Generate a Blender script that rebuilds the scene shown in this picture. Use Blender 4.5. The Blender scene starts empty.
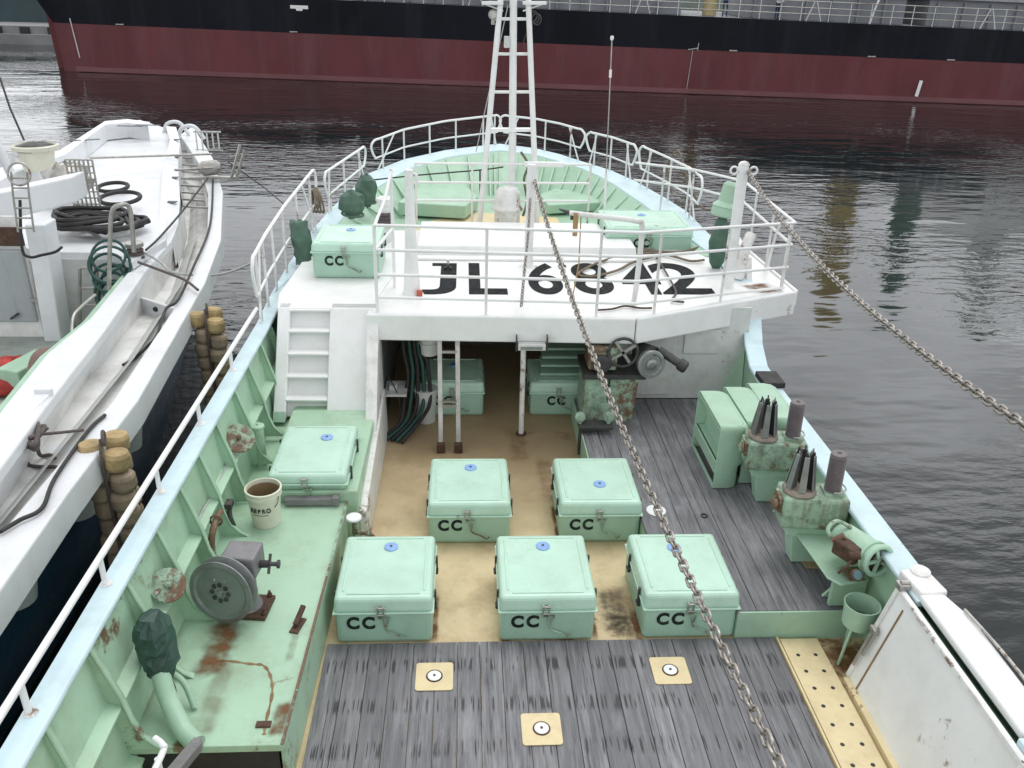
import bpy, math, random
from mathutils import Vector, Matrix
random.seed(7)
PI = math.pi
C = bpy.context.scene.collection
S = bpy.context.scene
V = Vector
def rad(a): return math.radians(a)

# ------------------------------------------------------------------ camera
F = 850.0
PITCH, YAW, ROLL = rad(25.390), rad(3.627), rad(1.658)
CAM = V((-0.688, 0.0, 5.083))
_f = V((math.sin(YAW)*math.cos(PITCH), math.cos(YAW)*math.cos(PITCH), -math.sin(PITCH)))
_r0 = V((math.cos(YAW), -math.sin(YAW), 0)); _u0 = _r0.cross(_f)
_r = _r0*math.cos(ROLL) + _u0*math.sin(ROLL); _u = -_r0*math.sin(ROLL) + _u0*math.cos(ROLL)
cd = bpy.data.cameras.new('camera'); cam = bpy.data.objects.new('camera', cd); C.objects.link(cam)
cam.matrix_world = Matrix(((_r.x, _u.x, -_f.x, CAM.x), (_r.y, _u.y, -_f.y, CAM.y), (_r.z, _u.z, -_f.z, CAM.z), (0, 0, 0, 1)))
cd.sensor_width = 36; cd.lens = F/1024*36; cd.clip_start = 0.05; cd.clip_end = 3000
S.camera = cam

# ------------------------------------------------------------------ sky, sun, exposure
SUN_EL, SUN_AZ = rad(70), rad(20)
w = bpy.data.worlds.new("World"); S.world = w; w.use_nodes = True
nt = w.node_tree; nt.nodes.clear()
out = nt.nodes.new('ShaderNodeOutputWorld'); bg = nt.nodes.new('ShaderNodeBackground')
sky = nt.nodes.new('ShaderNodeTexSky'); sky.sky_type = 'NISHITA'; sky.sun_disc = False
sky.sun_elevation = SUN_EL; sky.sun_rotation = SUN_AZ; sky.dust_density = 3
hs = nt.nodes.new('ShaderNodeHueSaturation'); hs.inputs['Saturation'].default_value = 0.16
tc = nt.nodes.new('ShaderNodeTexCoord'); mp = nt.nodes.new('ShaderNodeMapping'); mp.inputs['Scale'].default_value = (1, 1, 2.2)
no = nt.nodes.new('ShaderNodeTexNoise'); no.inputs['Scale'].default_value = 3.0; no.inputs['Detail'].default_value = 5
mr = nt.nodes.new('ShaderNodeMapRange'); mr.inputs['From Min'].default_value = .35; mr.inputs['From Max'].default_value = .65
mr.inputs['To Min'].default_value = .6; mr.inputs['To Max'].default_value = 1.3
mx = nt.nodes.new('ShaderNodeVectorMath'); mx.operation = 'SCALE'
nt.links.new(tc.outputs['Generated'], mp.inputs[0]); nt.links.new(mp.outputs[0], no.inputs['Vector'])
nt.links.new(no.outputs[0], mr.inputs[0]); nt.links.new(sky.outputs[0], hs.inputs['Color'])
ov = nt.nodes.new('ShaderNodeMix'); ov.data_type = 'RGBA'; ov.inputs[0].default_value = .6; ov.inputs[7].default_value = (6.0, 6.15, 6.35, 1)
nt.links.new(hs.outputs[0], ov.inputs[6]); nt.links.new(ov.outputs[2], mx.inputs[0]); sz = nt.nodes.new('ShaderNodeSeparateXYZ'); nt.links.new(tc.outputs['Generated'], sz.inputs[0])
er = nt.nodes.new('ShaderNodeMapRange'); er.inputs['From Min'].default_value = .4; er.inputs['From Max'].default_value = .75; er.inputs['To Min'].default_value = 1.75; er.inputs['To Max'].default_value = .95; nt.links.new(sz.outputs[2], er.inputs[0])
em = nt.nodes.new('ShaderNodeMath'); em.operation = 'MULTIPLY'; nt.links.new(er.outputs[0], em.inputs[0]); nt.links.new(mr.outputs[0], em.inputs[1]); nt.links.new(em.outputs[0], mx.inputs['Scale'])
nt.links.new(mx.outputs[0], bg.inputs[0]); bg.inputs[1].default_value = 0.15
nt.links.new(bg.outputs[0], out.inputs[0])
sd = bpy.data.lights.new('sun', 'SUN'); sd.energy = 1.15; sd.angle = rad(35); sd.color = (1, .985, .96)
sun = bpy.data.objects.new('sun', sd); C.objects.link(sun)
sdir = V((math.sin(SUN_AZ)*math.cos(SUN_EL), math.cos(SUN_AZ)*math.cos(SUN_EL), math.sin(SUN_EL)))
sun.rotation_euler = sdir.to_track_quat('Z', 'Y').to_euler(); sun.location = sdir*60
S.view_settings.view_transform = 'Standard'; S.view_settings.look = 'None'
S.view_settings.exposure = 0.13; S.view_settings.gamma = 1
S.render.resolution_x = 1024; S.render.resolution_y = 768

# ------------------------------------------------------------------ helpers
def at(px, py, x=None, y=None, z=None):
    """world point seen at a measured picture position, on the plane x=, y= or z="""
    d = _f + _r*((px-512)/F) - _u*((py-384)/F)
    if z is not None: t = (z-CAM.z)/d.z
    elif y is not None: t = (y-CAM.y)/d.y
    else: t = (x-CAM.x)/d.x
    return CAM + d*t

class MB:
    def __init__(s): s.v = []; s.f = []; s.sm = []
    def add(s, vs, fs, smooth=False):
        b = len(s.v); s.v += [tuple(p) for p in vs]; s.f += [tuple(b+i for i in f) for f in fs]; s.sm += [smooth]*len(fs); return s
    def box(s, a, b):
        x0, y0, z0 = a; x1, y1, z1 = b
        return s.hexa([(x0,y0,z0),(x1,y0,z0),(x1,y1,z0),(x0,y1,z0)], [(x0,y0,z1),(x1,y0,z1),(x1,y1,z1),(x0,y1,z1)])
    def hexa(s, lo, hi):
        n = len(lo)
        fs = [tuple(range(n-1, -1, -1)), tuple(range(n, 2*n))] + [(i, (i+1) % n, n+(i+1) % n, n+i) for i in range(n)]
        return s.add(list(lo)+list(hi), fs)
    def cbox(s, c, size, rz=0, rx=0, ry=0):
        m = Matrix.Translation(c) @ Matrix.Rotation(rz, 4, 'Z') @ Matrix.Rotation(ry, 4, 'Y') @ Matrix.Rotation(rx, 4, 'X')
        h = V(size)/2
        lo = [m @ V((i*h.x, j*h.y, -h.z)) for i, j in ((-1,-1),(1,-1),(1,1),(-1,1))]
        hi = [m @ V((i*h.x, j*h.y, h.z)) for i, j in ((-1,-1),(1,-1),(1,1),(-1,1))]
        return s.hexa(lo, hi)
    def prism(s, poly, off):
        o = V(off); return s.hexa([V(p) for p in poly], [V(p)+o for p in poly])
    def bar(s, p, q, wd, h, up=(0,0,1)):
        p = V(p); q = V(q); d = (q-p).normalized(); u = V(up)
        if abs(d.dot(u)) > .98: u = V((0,1,0))
        r = d.cross(u).normalized(); u = r.cross(d).normalized()
        k = [(-1,-1),(1,-1),(1,1),(-1,1)]
        return s.hexa([p + r*(i*wd/2) + u*(j*h/2) for i, j in k], [q + r*(i*wd/2) + u*(j*h/2) for i, j in k])
    def tube(s, pts, r, n=8, closed=False, rads=None):
        pts = [V(p) for p in pts]; m = len(pts); vs = []; up = None
        for i, p in enumerate(pts):
            if closed: d = (pts[(i+1) % m]-pts[i-1])
            else: d = pts[min(i+1, m-1)]-pts[max(i-1, 0)]
            d.normalize()
            if up is None: up = V((0,0,1)) if abs(d.z) < .9 else V((1,0,0))
            a = d.cross(up)
            if a.length < 1e-4: a = d.cross(V((0,1,0)))
            a.normalize(); up = a.cross(d).normalized(); rr = rads[i] if rads else r
            vs += [p + (a*math.cos(2*PI*k/n) + up*math.sin(2*PI*k/n))*rr for k in range(n)]
        fs = []
        for i in range(m if closed else m-1):
            j = (i+1) % m
            fs += [(i*n+k, i*n+(k+1) % n, j*n+(k+1) % n, j*n+k) for k in range(n)]
        s.add(vs, fs, True)
        if not closed:
            s.add(vs[:n], [tuple(range(n-1, -1, -1))]); s.add(vs[-n:], [tuple(range(n))])
        return s
    def cyl(s, p, q, r, r2=None, n=20): return s.tube([p, q], r, n, rads=[r, r if r2 is None else r2])
    def lathe(s, base, axis, prof, n=28, cap=True):
        b = V(base); d = V(axis).normalized(); u = V((0,0,1)) if abs(d.z) < .9 else V((1,0,0))
        a = d.cross(u).normalized(); u = a.cross(d)
        vs = []
        for r, h in prof: vs += [b + d*h + (a*math.cos(2*PI*k/n)+u*math.sin(2*PI*k/n))*r for k in range(n)]
        for i in range(len(prof)-1):
            s.add(vs[i*n:(i+2)*n], [(k, (k+1) % n, n+(k+1) % n, n+k) for k in range(n)], abs(prof[i][0]-prof[i+1][0]) < .8*abs(prof[i][1]-prof[i+1][1])+.004)
        if cap:
            s.add(vs[:n], [tuple(range(n-1,-1,-1))]); s.add(vs[-n:], [tuple(range(n))])
        return s
    def loft(s, rings, closed=False, smooth=True):
        n = len(rings[0]); vs = [p for r in rings for p in r]; fs = []
        for i in range(len(rings)-1):
            for k in range(n if closed else n-1):
                fs.append((i*n+k, i*n+(k+1) % n, (i+1)*n+(k+1) % n, (i+1)*n+k))
        return s.add(vs, fs, smooth)
    def torus(s, c, axis, R_, r, n=28, m=8):
        d = V(axis).normalized(); u = V((0,0,1)) if abs(d.z) < .9 else V((1,0,0)); a = d.cross(u).normalized(); u = a.cross(d)
        return s.tube([V(c)+(a*math.cos(2*PI*k/n)+u*math.sin(2*PI*k/n))*R_ for k in range(n)], r, m, True)
    def blob(s, c, size, n=10, m=14, j=.12, seed=1):
        rnd = random.Random(seed); c = V(c); rings = []
        for i in range(n+1):
            th = PI*i/n; ring = []
            for k in range(m):
                q = 1 + rnd.uniform(-j, j)*(0 if i in (0, n) else 1)
                ring.append(c + V((size[0]*math.sin(th)*math.cos(2*PI*k/m)*q, size[1]*math.sin(th)*math.sin(2*PI*k/m)*q, size[2]*math.cos(th)*(1+rnd.uniform(-j, j)*.4))))
            rings.append(ring)
        return s.loft(rings, True)
    def build(s, name, m, parent=None, bevel=0, solid=0, origin=None):
        o0 = V(parent.location) if parent is not None and parent.get('_w', 1) else V((0,0,0))
        if parent is not None:
            q = parent
            o0 = V((0,0,0))
            while q is not None: o0 = o0 + V(q.location); q = q.parent
        if origin is not None and parent is None: o0 = V(origin)
        me = bpy.data.meshes.new(name); me.from_pydata([tuple(V(p)-o0) for p in s.v], [], s.f); me.validate(); me.update()
        if len(me.polygons) == len(s.sm): me.polygons.foreach_set('use_smooth', s.sm)
        me.materials.append(m)
        o = bpy.data.objects.new(name, me); C.objects.link(o)
        if parent is not None: o.parent = parent
        elif origin is not None: o.location = origin
        if solid:
            md = o.modifiers.new('solid', 'SOLIDIFY'); md.thickness = solid; md.offset = 0
        if bevel:
            md = o.modifiers.new('bevel', 'BEVEL'); md.width = bevel; md.segments = 2; md.limit_method = 'ANGLE'; md.angle_limit = rad(40)
        return o

def thing(name, label, cat, loc=(0,0,0), group=None):
    o = bpy.data.objects.new(name, None); C.objects.link(o); o.location = loc; o.empty_display_size = .2
    o['label'] = label; o['category'] = cat
    if group: o['group'] = group
    return o
def tag(o, label, cat, group=None):
    o['label'] = label; o['category'] = cat
    if group: o['group'] = group
    return o
def setting(o, kind='structure'): o['kind'] = kind; return o
def copy_tree(o, parent=None):
    c = o.copy(); C.objects.link(c)
    if parent is not None: c.parent = parent
    for ch in list(o.children): copy_tree(ch, c)
    return c
def text(name, body, m, parent, loc, size, rx=0, rz=0, sx=1.0, bold=0.0, depth=.003, space=1.0):
    cu = bpy.data.curves.new(name, 'FONT'); cu.body = body; cu.size = size; cu.offset = bold; cu.extrude = depth; cu.space_character = space
    t = bpy.data.objects.new(name, cu); C.objects.link(t); bpy.context.view_layer.update()
    me = bpy.data.meshes.new_from_object(t.evaluated_get(bpy.context.evaluated_depsgraph_get()))
    bpy.data.objects.remove(t); me.name = name
    m4 = Matrix.Rotation(rz, 4, 'Z') @ Matrix.Rotation(rx, 4, 'X') @ Matrix.Diagonal((sx, 1, 1, 1))
    me.transform(m4); me.materials.clear(); me.materials.append(m)
    o = bpy.data.objects.new(name, me); C.objects.link(o)
    o0 = V((0,0,0)); q = parent
    while q is not None: o0 = o0 + V(q.location); q = q.parent
    o.parent = parent; o.location = V(loc)-o0
    return o
def arc(c, a, b, r, t0, t1, n=10):
    c = V(c); a = V(a); b = V(b)
    return [c + a*(r*math.cos(t0+(t1-t0)*i/n)) + b*(r*math.sin(t0+(t1-t0)*i/n)) for i in range(n+1)]
def spline(pts, n=8):
    pts = [V(p) for p in pts]; q = [pts[0]]+pts+[pts[-1]]; o = []
    for i in range(1, len(q)-2):
        for k in range(n):
            t = k/n; a, b, c_, d = q[i-1], q[i], q[i+1], q[i+2]
            o.append(.5*((2*b)+(c_-a)*t+(2*a-5*b+4*c_-d)*t*t+(3*b-a-3*c_+d)*t*t*t))
    return o+[pts[-1]]

# ------------------------------------------------------------------ materials
def srgb(r, g, b):
    f = lambda c: (c/255/12.92) if c/255 <= .04045 else ((c/255+.055)/1.055)**2.4
    return (f(r), f(g), f(b), 1)
def mat(name, col, rough=.5, metal=0, var=.12, scale=3, rust=0, rustcol=(.14,.062,.028,1), bump=.15, bscale=30, dirt=0, dirtcol=(.12,.09,.05,1), stretch=(1,1,1), world=True, spec=.5, streak=0, sst=(9,9,.7), scol=None):
    m = bpy.data.materials.new(name); m.use_nodes = True; n = m.node_tree; N = n.nodes; L = n.links; b = N['Principled BSDF']
    b.inputs['Roughness'].default_value = rough; b.inputs['Metallic'].default_value = metal; b.inputs['Specular IOR Level'].default_value = spec
    t = N.new('ShaderNodeTexCoord'); oi = N.new('ShaderNodeObjectInfo'); ad = N.new('ShaderNodeVectorMath'); ad.operation = 'ADD'
    sc_ = N.new('ShaderNodeVectorMath'); sc_.operation = 'SCALE'; sc_.inputs[0].default_value = (13, 7, 5)
    L.new(oi.outputs['Random'], sc_.inputs['Scale']); L.new(t.outputs['Object'], ad.inputs[0]); L.new(sc_.outputs[0], ad.inputs[1])
    mp = N.new('ShaderNodeMapping'); mp.inputs['Scale'].default_value = stretch; L.new(ad.outputs[0], mp.inputs[0])
    def noise(s, d=6, r=.6, src=mp):
        q = N.new('ShaderNodeTexNoise'); q.inputs['Scale'].default_value = s; q.inputs['Detail'].default_value = d; q.inputs['Roughness'].default_value = r
        L.new(src.outputs[0], q.inputs['Vector']); return q
    def ramp(src, lo, hi, a=0, c=1):
        q = N.new('ShaderNodeMapRange'); q.inputs['From Min'].default_value = lo; q.inputs['From Max'].default_value = hi
        q.inputs['To Min'].default_value = a; q.inputs['To Max'].default_value = c; L.new(src, q.inputs[0]); return q
    def mix(f, a, c):
        q = N.new('ShaderNodeMix'); q.data_type = 'RGBA'; q.clamp_factor = True
        L.new(f, q.inputs[0])
        for s_, k in ((a, 6), (c, 7)):
            if hasattr(s_, 'links'): L.new(s_, q.inputs[k])
            else: q.inputs[k].default_value = s_
        return q.outputs[2]
    lo = tuple(c*(1-var) for c in col[:3])+(1,); hi = tuple(min(1, c*(1+var*.6)) for c in col[:3])+(1,)
    n1 = noise(scale); cur = mix(ramp(n1.outputs[0], .3, .7).outputs[0], lo, hi)
    if dirt:
        n2 = noise(scale*1.7, 8, .7); cur = mix(ramp(n2.outputs[0], .47, .72, 0, dirt).outputs[0], cur, dirtcol)
    if streak:
        mp2 = N.new('ShaderNodeMapping'); mp2.inputs['Scale'].default_value = sst; L.new(ad.outputs[0], mp2.inputs[0])
        n4 = noise(1.2, 5, .6, mp2); cur = mix(ramp(n4.outputs[0], .52, .72, 0, streak).outputs[0], cur, scol or rustcol)
    rs = None
    if rust:
        n3 = noise(scale*2.2, 9, .72); n5 = noise(.9, 3, .5)
        mu = N.new('ShaderNodeMath'); mu.operation = 'ADD'; L.new(n3.outputs[0], mu.inputs[0]); L.new(n5.outputs[0], mu.inputs[1])
        rs = ramp(mu.outputs[0], 1.33-.5*rust, 1.40-.45*rust, 0, .9); cur = mix(rs.outputs[0], cur, rustcol)
    L.new(cur, b.inputs['Base Color'])
    rr = ramp(noise(scale*3).outputs[0], .3, .7, max(.05, rough-.1), min(1, rough+.12)); L.new(rr.outputs[0], b.inputs['Roughness'])
    if bump:
        bn = noise(bscale, 4, .55); bp = N.new('ShaderNodeBump'); bp.inputs['Strength'].default_value = bump; bp.inputs['Distance'].default_value = .01
        L.new(bn.outputs[0], bp.inputs['Height']); L.new(bp.outputs[0], b.inputs['Normal'])
    return m
GC = (.37, .555, .415, 1)
M = dict(
 green=mat('mint_paint', GC, .42, var=.08, scale=2.2, bump=.12, bscale=14, dirt=.25, dirtcol=(.20,.24,.14,1), rust=.12),
 green_rusty=mat('mint_paint_rusty', (.32,.46,.34,1), .55, var=.3, scale=6, rust=.74, bump=.6, dirt=.95, dirtcol=(.06,.075,.05,1), streak=.6),
 green_stained=mat('mint_paint_stained', (.385,.575,.42,1), .4, var=.07, scale=1.6, rust=.2, dirt=.4, dirtcol=(.22,.21,.10,1), bump=.12, bscale=10),
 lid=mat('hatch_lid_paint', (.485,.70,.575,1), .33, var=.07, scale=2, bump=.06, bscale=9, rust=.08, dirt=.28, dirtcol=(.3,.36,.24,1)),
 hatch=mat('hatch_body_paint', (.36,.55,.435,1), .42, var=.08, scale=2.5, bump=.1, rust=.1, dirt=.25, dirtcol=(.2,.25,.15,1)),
 darkgreen=mat('dark_green_paint', (.10,.19,.13,1), .5, var=.2),
 cap=mat('cap_rail_paint', (.56,.72,.77,1), .42, var=.08, scale=2, rust=.14, dirt=.3, dirtcol=(.3,.3,.2,1)),
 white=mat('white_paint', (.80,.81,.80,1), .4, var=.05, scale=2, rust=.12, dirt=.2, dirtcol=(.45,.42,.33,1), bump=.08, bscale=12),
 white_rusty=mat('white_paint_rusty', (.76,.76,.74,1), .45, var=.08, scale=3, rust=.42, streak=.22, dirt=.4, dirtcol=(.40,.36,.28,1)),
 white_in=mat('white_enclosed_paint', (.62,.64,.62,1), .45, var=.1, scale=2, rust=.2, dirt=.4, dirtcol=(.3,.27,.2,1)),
 frp=mat('white_gelcoat', (.72,.74,.76,1), .38, var=.05, scale=1.3, dirt=.28, dirtcol=(.42,.40,.36,1), bump=.06, bscale=8),
 frp_floor=mat('worn_gelcoat', (.76,.76,.74,1), .55, var=.14, scale=1.6, dirt=.6, dirtcol=(.40,.38,.33,1), bump=.12, bscale=14),
 cream=mat('cream_deck_paint', (.68,.55,.33,1), .55, var=.12, scale=1.4, rust=.36, rustcol=(.20,.10,.04,1), dirt=.6, dirtcol=(.30,.20,.09,1)),
 cream_plate=mat('cream_plate_paint', (.72,.60,.36,1), .5, var=.06, scale=4, rust=.18, dirt=.25, dirtcol=(.3,.22,.1,1)),
 steel=mat('grey_steel', (.30,.31,.31,1), .38, .75, var=.2, scale=7, rust=.2),
 galv=mat('galvanised_steel', (.42,.41,.38,1), .42, .7, var=.25, scale=9, rust=.25, bump=.2),
 galv_rusty=mat('rusty_galvanised', (.30,.25,.21,1), .55, .4, var=.3, scale=9, rust=.55, bump=.4),
 darksteel=mat('dark_grimy_steel', (.07,.07,.068,1), .5, .4, var=.4, scale=9, rust=.3, bump=.3),
 greymetal=mat('grey_painted_motor', (.22,.215,.225,1), .5, .2, var=.15, scale=5, rust=.25, dirt=.5),
 rust=mat('rusted_iron', (.10,.055,.035,1), .8, .1, var=.5, scale=14, bump=.6, dirt=.6, dirtcol=(.03,.025,.02,1)),
 black=mat('black_paint', (.018,.02,.022,1), .5, var=.2),
 number=mat('number_black', (.010,.012,.014,1), .75, spec=.15, var=.2, scale=8, dirt=.12, dirtcol=(.3,.3,.3,1)),
 letter=mat('lettering_paint', (.014,.022,.020,1), .75, spec=.15, var=.25, scale=12, dirt=.4, dirtcol=(.12,.16,.14,1)),
 rubber=mat('black_rubber', (.022,.021,.021,1), .6, var=.3, bump=.25),
 bluecap=mat('blue_plug', (.24,.40,.72,1), .4, var=.12, scale=20),
 tarp=mat('dark_green_tarp', (.022,.065,.048,1), .45, var=.3, scale=6, bump=.9, bscale=9),
 tarp2=mat('green_canvas', (.07,.14,.10,1), .6, var=.3, scale=6, bump=.9, bscale=7),
 rope=mat('weathered_rope', (.20,.165,.12,1), .9, var=.3, scale=20, bump=1, bscale=70),
 greyrope=mat('grey_brown_rope', (.12,.10,.095,1), .9, var=.3, scale=20, bump=1, bscale=70),
 paleline=mat('pale_line', (.45,.46,.45,1), .8, var=.2, scale=20),
 teal=mat('teal_hose', (.015,.07,.06,1), .5, var=.3),
 floatm=mat('cork_float', (.40,.31,.22,1), .85, var=.3, scale=6, bump=.6, bscale=20, dirt=.5, dirtcol=(.20,.16,.12,1)),
 floattop=mat('yellow_cork', (.46,.34,.17,1), .85, var=.3, scale=6, bump=.6, bscale=20, dirt=.4),
 red=mat('red_bag', (.42,.035,.025,1), .6, var=.35, scale=9, bump=.8),
 roller=mat('grey_pink_roller', (.17,.145,.15,1), .6, var=.2, scale=10, bump=.3),
 bucket=mat('cream_bucket', (.66,.66,.54,1), .4, var=.06, dirt=.3, dirtcol=(.35,.3,.2,1)),
 bucket_in=mat('muddy_bucket_inside', (.24,.17,.09,1), .6, var=.25),
 bluehull=mat('blue_hull_paint', (.015,.06,.12,1), .35, var=.2, scale=2),
 hullblack=mat('black_hull_paint', (.007,.008,.013,1), .6, spec=.15, var=.25, scale=.15, dirt=.35, dirtcol=(.018,.02,.027,1), streak=.5, sst=(.7,.7,.06), scol=(.022,.024,.032,1)),
 hullred=mat('red_antifouling', (.150,.048,.052,1), .7, spec=.15, var=.22, scale=.35, dirt=.6, dirtcol=(.105,.05,.055,1), stretch=(1,1,.4), streak=.7, sst=(.5,.5,.08), scol=(.175,.075,.08,1)),
 shipgrey=mat('ship_deck_grey', (.20,.21,.23,1), .6, var=.15, scale=.4),
 yellow=mat('crane_yellow', (.46,.37,.19,1), .55, var=.15),
 yellow2=mat('strong_crane_yellow', (.52,.38,.12,1), .55, var=.15),
 cloth=mat('white_cloth', (.7,.7,.7,1), .8), navy=mat('navy_cloth', (.02,.03,.08,1), .8), skin=mat('skin', (.4,.22,.15,1), .6),
 tealwall=mat('teal_shed_wall', (.035,.062,.068,1), .7, var=.15, scale=.3),
 quay=mat('quay_concrete', (.22,.22,.22,1), .8, var=.3, scale=.5),
 cardboard=mat('worn_board', (.33,.24,.13,1), .8, var=.2),
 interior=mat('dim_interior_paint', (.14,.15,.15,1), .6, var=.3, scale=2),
)
def wood(name, gs):
    m = bpy.data.materials.new(name); m.use_nodes = True; n = m.node_tree; N = n.nodes; L = n.links; b = N['Principled BSDF']
    t = N.new('ShaderNodeTexCoord'); sp = N.new('ShaderNodeSeparateXYZ'); L.new(t.outputs['Object'], sp.inputs[0])
    def math_(op, a, c=None, c2=None):
        q = N.new('ShaderNodeMath'); q.operation = op
        for i, s_ in enumerate((a, c, c2)):
            if s_ is None: continue
            if hasattr(s_, 'links'): L.new(s_, q.inputs[i])
            else: q.inputs[i].default_value = s_
        return q.outputs[0]
    pid = math_('FLOOR', math_('DIVIDE', sp.outputs[0], .182))
    wn = N.new('ShaderNodeTexWhiteNoise'); wn.noise_dimensions = '1D'; L.new(pid, wn.inputs['W'])
    cx = N.new('ShaderNodeCombineXYZ'); L.new(math_('ADD', sp.outputs[0], math_('MULTIPLY', wn.outputs[0], 40)), cx.inputs[0]); L.new(sp.outputs[1], cx.inputs[1]); L.new(sp.outputs[2], cx.inputs[2])
    def nz(s, stretch, d=6, r=.6):
        mp = N.new('ShaderNodeMapping'); mp.inputs['Scale'].default_value = stretch; L.new(cx.outputs[0], mp.inputs[0])
        q = N.new('ShaderNodeTexNoise'); q.inputs['Scale'].default_value = s; q.inputs['Detail'].default_value = d; q.inputs['Roughness'].default_value = r; L.new(mp.outputs[0], q.inputs['Vector']); return q.outputs[0]
    def rng(src, lo, hi, a=0, c=1):
        q = N.new('ShaderNodeMapRange'); q.inputs['From Min'].default_value = lo; q.inputs['From Max'].default_value = hi; q.inputs['To Min'].default_value = a; q.inputs['To Max'].default_value = c; L.new(src, q.inputs[0]); return q.outputs[0]
    def mix(f, a, c):
        q = N.new('ShaderNodeMix'); q.data_type = 'RGBA'; L.new(f, q.inputs[0])
        for s_, k in ((a, 6), (c, 7)):
            if hasattr(s_, 'links'): L.new(s_, q.inputs[k])
            else: q.inputs[k].default_value = s_
        return q.outputs[2]
    grain = nz(3, (9, .6, 1), 9, .72)
    c1 = mix(rng(grain, .32, .66), (.07,.07,.076,1), (.29,.29,.305,1))
    c2 = mix(rng(wn.outputs[0], 0, 1, .0, .6), c1, (.13,.13,.138,1))
    # dark gouges lying in rows across the boards
    gouge = nz(1, (52, 2.0, 1), 1, .4)
    rows = math_('PINGPONG', math_('ADD', sp.outputs[1], math_('MULTIPLY', gouge, .12)), .21)
    g = math_('MULTIPLY', rng(gouge, .57, .61), rng(rows, .12, .17))
    g = math_('MULTIPLY', g, gs)
    c3 = mix(g, c2, (.012,.012,.014,1))
    crack = nz(2, (46, .45, 1), 3, .5); c3 = mix(rng(crack, .63, .69, 0, .85), c3, (.02,.02,.022,1))
    blotch = nz(1.4, (1, .6, 1), 5, .6); c4 = mix(rng(blotch, .48, .75, 0, .5), c3, (.075,.072,.082,1))
    pale = nz(2.3, (1.4, .6, 1), 4, .6); c5 = mix(rng(pale, .58, .78, 0, .6), c4, (.34,.35,.37,1))
    vo = N.new('ShaderNodeTexVoronoi'); vo.inputs['Scale'].default_value = 2.6; L.new(cx.outputs[0], vo.inputs['Vector'])
    c6 = mix(rng(vo.outputs['Distance'], .035, .05, 1, 0), c5, (.01,.01,.01,1))
    L.new(c6, b.inputs['Base Color']); b.inputs['Roughness'].default_value = .62
    bp = N.new('ShaderNodeBump'); bp.inputs['Strength'].default_value = .6; bp.inputs['Distance'].default_value = .008
    L.new(math_('SUBTRACT', grain, math_('MULTIPLY', g, 1.5)), bp.inputs['Height']); L.new(bp.outputs[0], b.inputs['Normal'])
    return m
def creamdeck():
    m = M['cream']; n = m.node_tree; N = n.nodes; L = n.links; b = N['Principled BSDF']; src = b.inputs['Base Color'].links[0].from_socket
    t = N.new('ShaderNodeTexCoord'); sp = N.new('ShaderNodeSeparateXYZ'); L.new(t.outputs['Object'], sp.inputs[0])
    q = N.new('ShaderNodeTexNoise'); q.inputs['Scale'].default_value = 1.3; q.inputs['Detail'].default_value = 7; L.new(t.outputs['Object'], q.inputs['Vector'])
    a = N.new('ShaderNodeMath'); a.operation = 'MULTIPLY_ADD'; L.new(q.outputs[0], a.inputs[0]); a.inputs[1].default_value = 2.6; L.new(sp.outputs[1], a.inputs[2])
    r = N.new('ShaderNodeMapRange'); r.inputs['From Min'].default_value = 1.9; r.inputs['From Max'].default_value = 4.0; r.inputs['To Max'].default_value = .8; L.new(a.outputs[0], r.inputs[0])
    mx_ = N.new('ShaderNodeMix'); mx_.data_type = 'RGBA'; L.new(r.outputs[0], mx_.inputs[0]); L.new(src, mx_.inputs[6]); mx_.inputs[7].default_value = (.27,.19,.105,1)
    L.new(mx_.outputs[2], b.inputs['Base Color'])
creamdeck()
M['wood'] = wood('weathered_planks', .8); M['wood2'] = wood('weathered_raised_planks', .25)
def water():
    m = bpy.data.materials.new('harbour_water'); m.use_nodes = True; n = m.node_tree; N = n.nodes; L = n.links; b = N['Principled BSDF']
    b.inputs['Base Color'].default_value = (.011,.0145,.0145,1); b.inputs['Roughness'].default_value = .05; b.inputs['IOR'].default_value = 1.45
    t = N.new('ShaderNodeTexCoord')
    def nz(s, st, d, off=(0,0,0)):
        mp = N.new('ShaderNodeMapping'); mp.inputs['Scale'].default_value = st; mp.inputs['Rotation'].default_value = (0,0,rad(-12)); mp.inputs['Location'].default_value = off
        L.new(t.outputs['Object'], mp.inputs[0]); q = N.new('ShaderNodeTexNoise'); q.inputs['Scale'].default_value = s; q.inputs['Detail'].default_value = d; q.inputs['Roughness'].default_value = .5; L.new(mp.outputs[0], q.inputs['Vector']); return q.outputs[0]
    a = nz(.42, (.6, 1.5, 1), 3); c = nz(2.6, (.6, 1.3, 1), 3); e = nz(.11, (1, 1, 1), 2)
    mr_ = N.new('ShaderNodeMapRange'); mr_.inputs['From Min'].default_value = .4; mr_.inputs['From Max'].default_value = .62; mr_.inputs['To Min'].default_value = .05; mr_.inputs['To Max'].default_value = 1; L.new(e, mr_.inputs[0])
    b1 = N.new('ShaderNodeBump'); b1.inputs['Strength'].default_value = .19; b1.inputs['Distance'].default_value = .35; L.new(a, b1.inputs['Height'])
    b2 = N.new('ShaderNodeBump'); b2.inputs['Distance'].default_value = .055; L.new(c, b2.inputs['Height']); L.new(b1.outputs[0], b2.inputs['Normal']); L.new(mr_.outputs[0], b2.inputs['Strength'])
    L.new(b2.outputs[0], b.inputs['Normal'])
    return m
M['water'] = water()

# ------------------------------------------------------------------ setting
SEA = -1.2
mb = MB(); mb.add([(-900,-60,SEA),(900,-60,SEA),(900,1500,SEA),(-900,1500,SEA)], [(0,1,2,3)])
setting(mb.build('water', M['water']))

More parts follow.
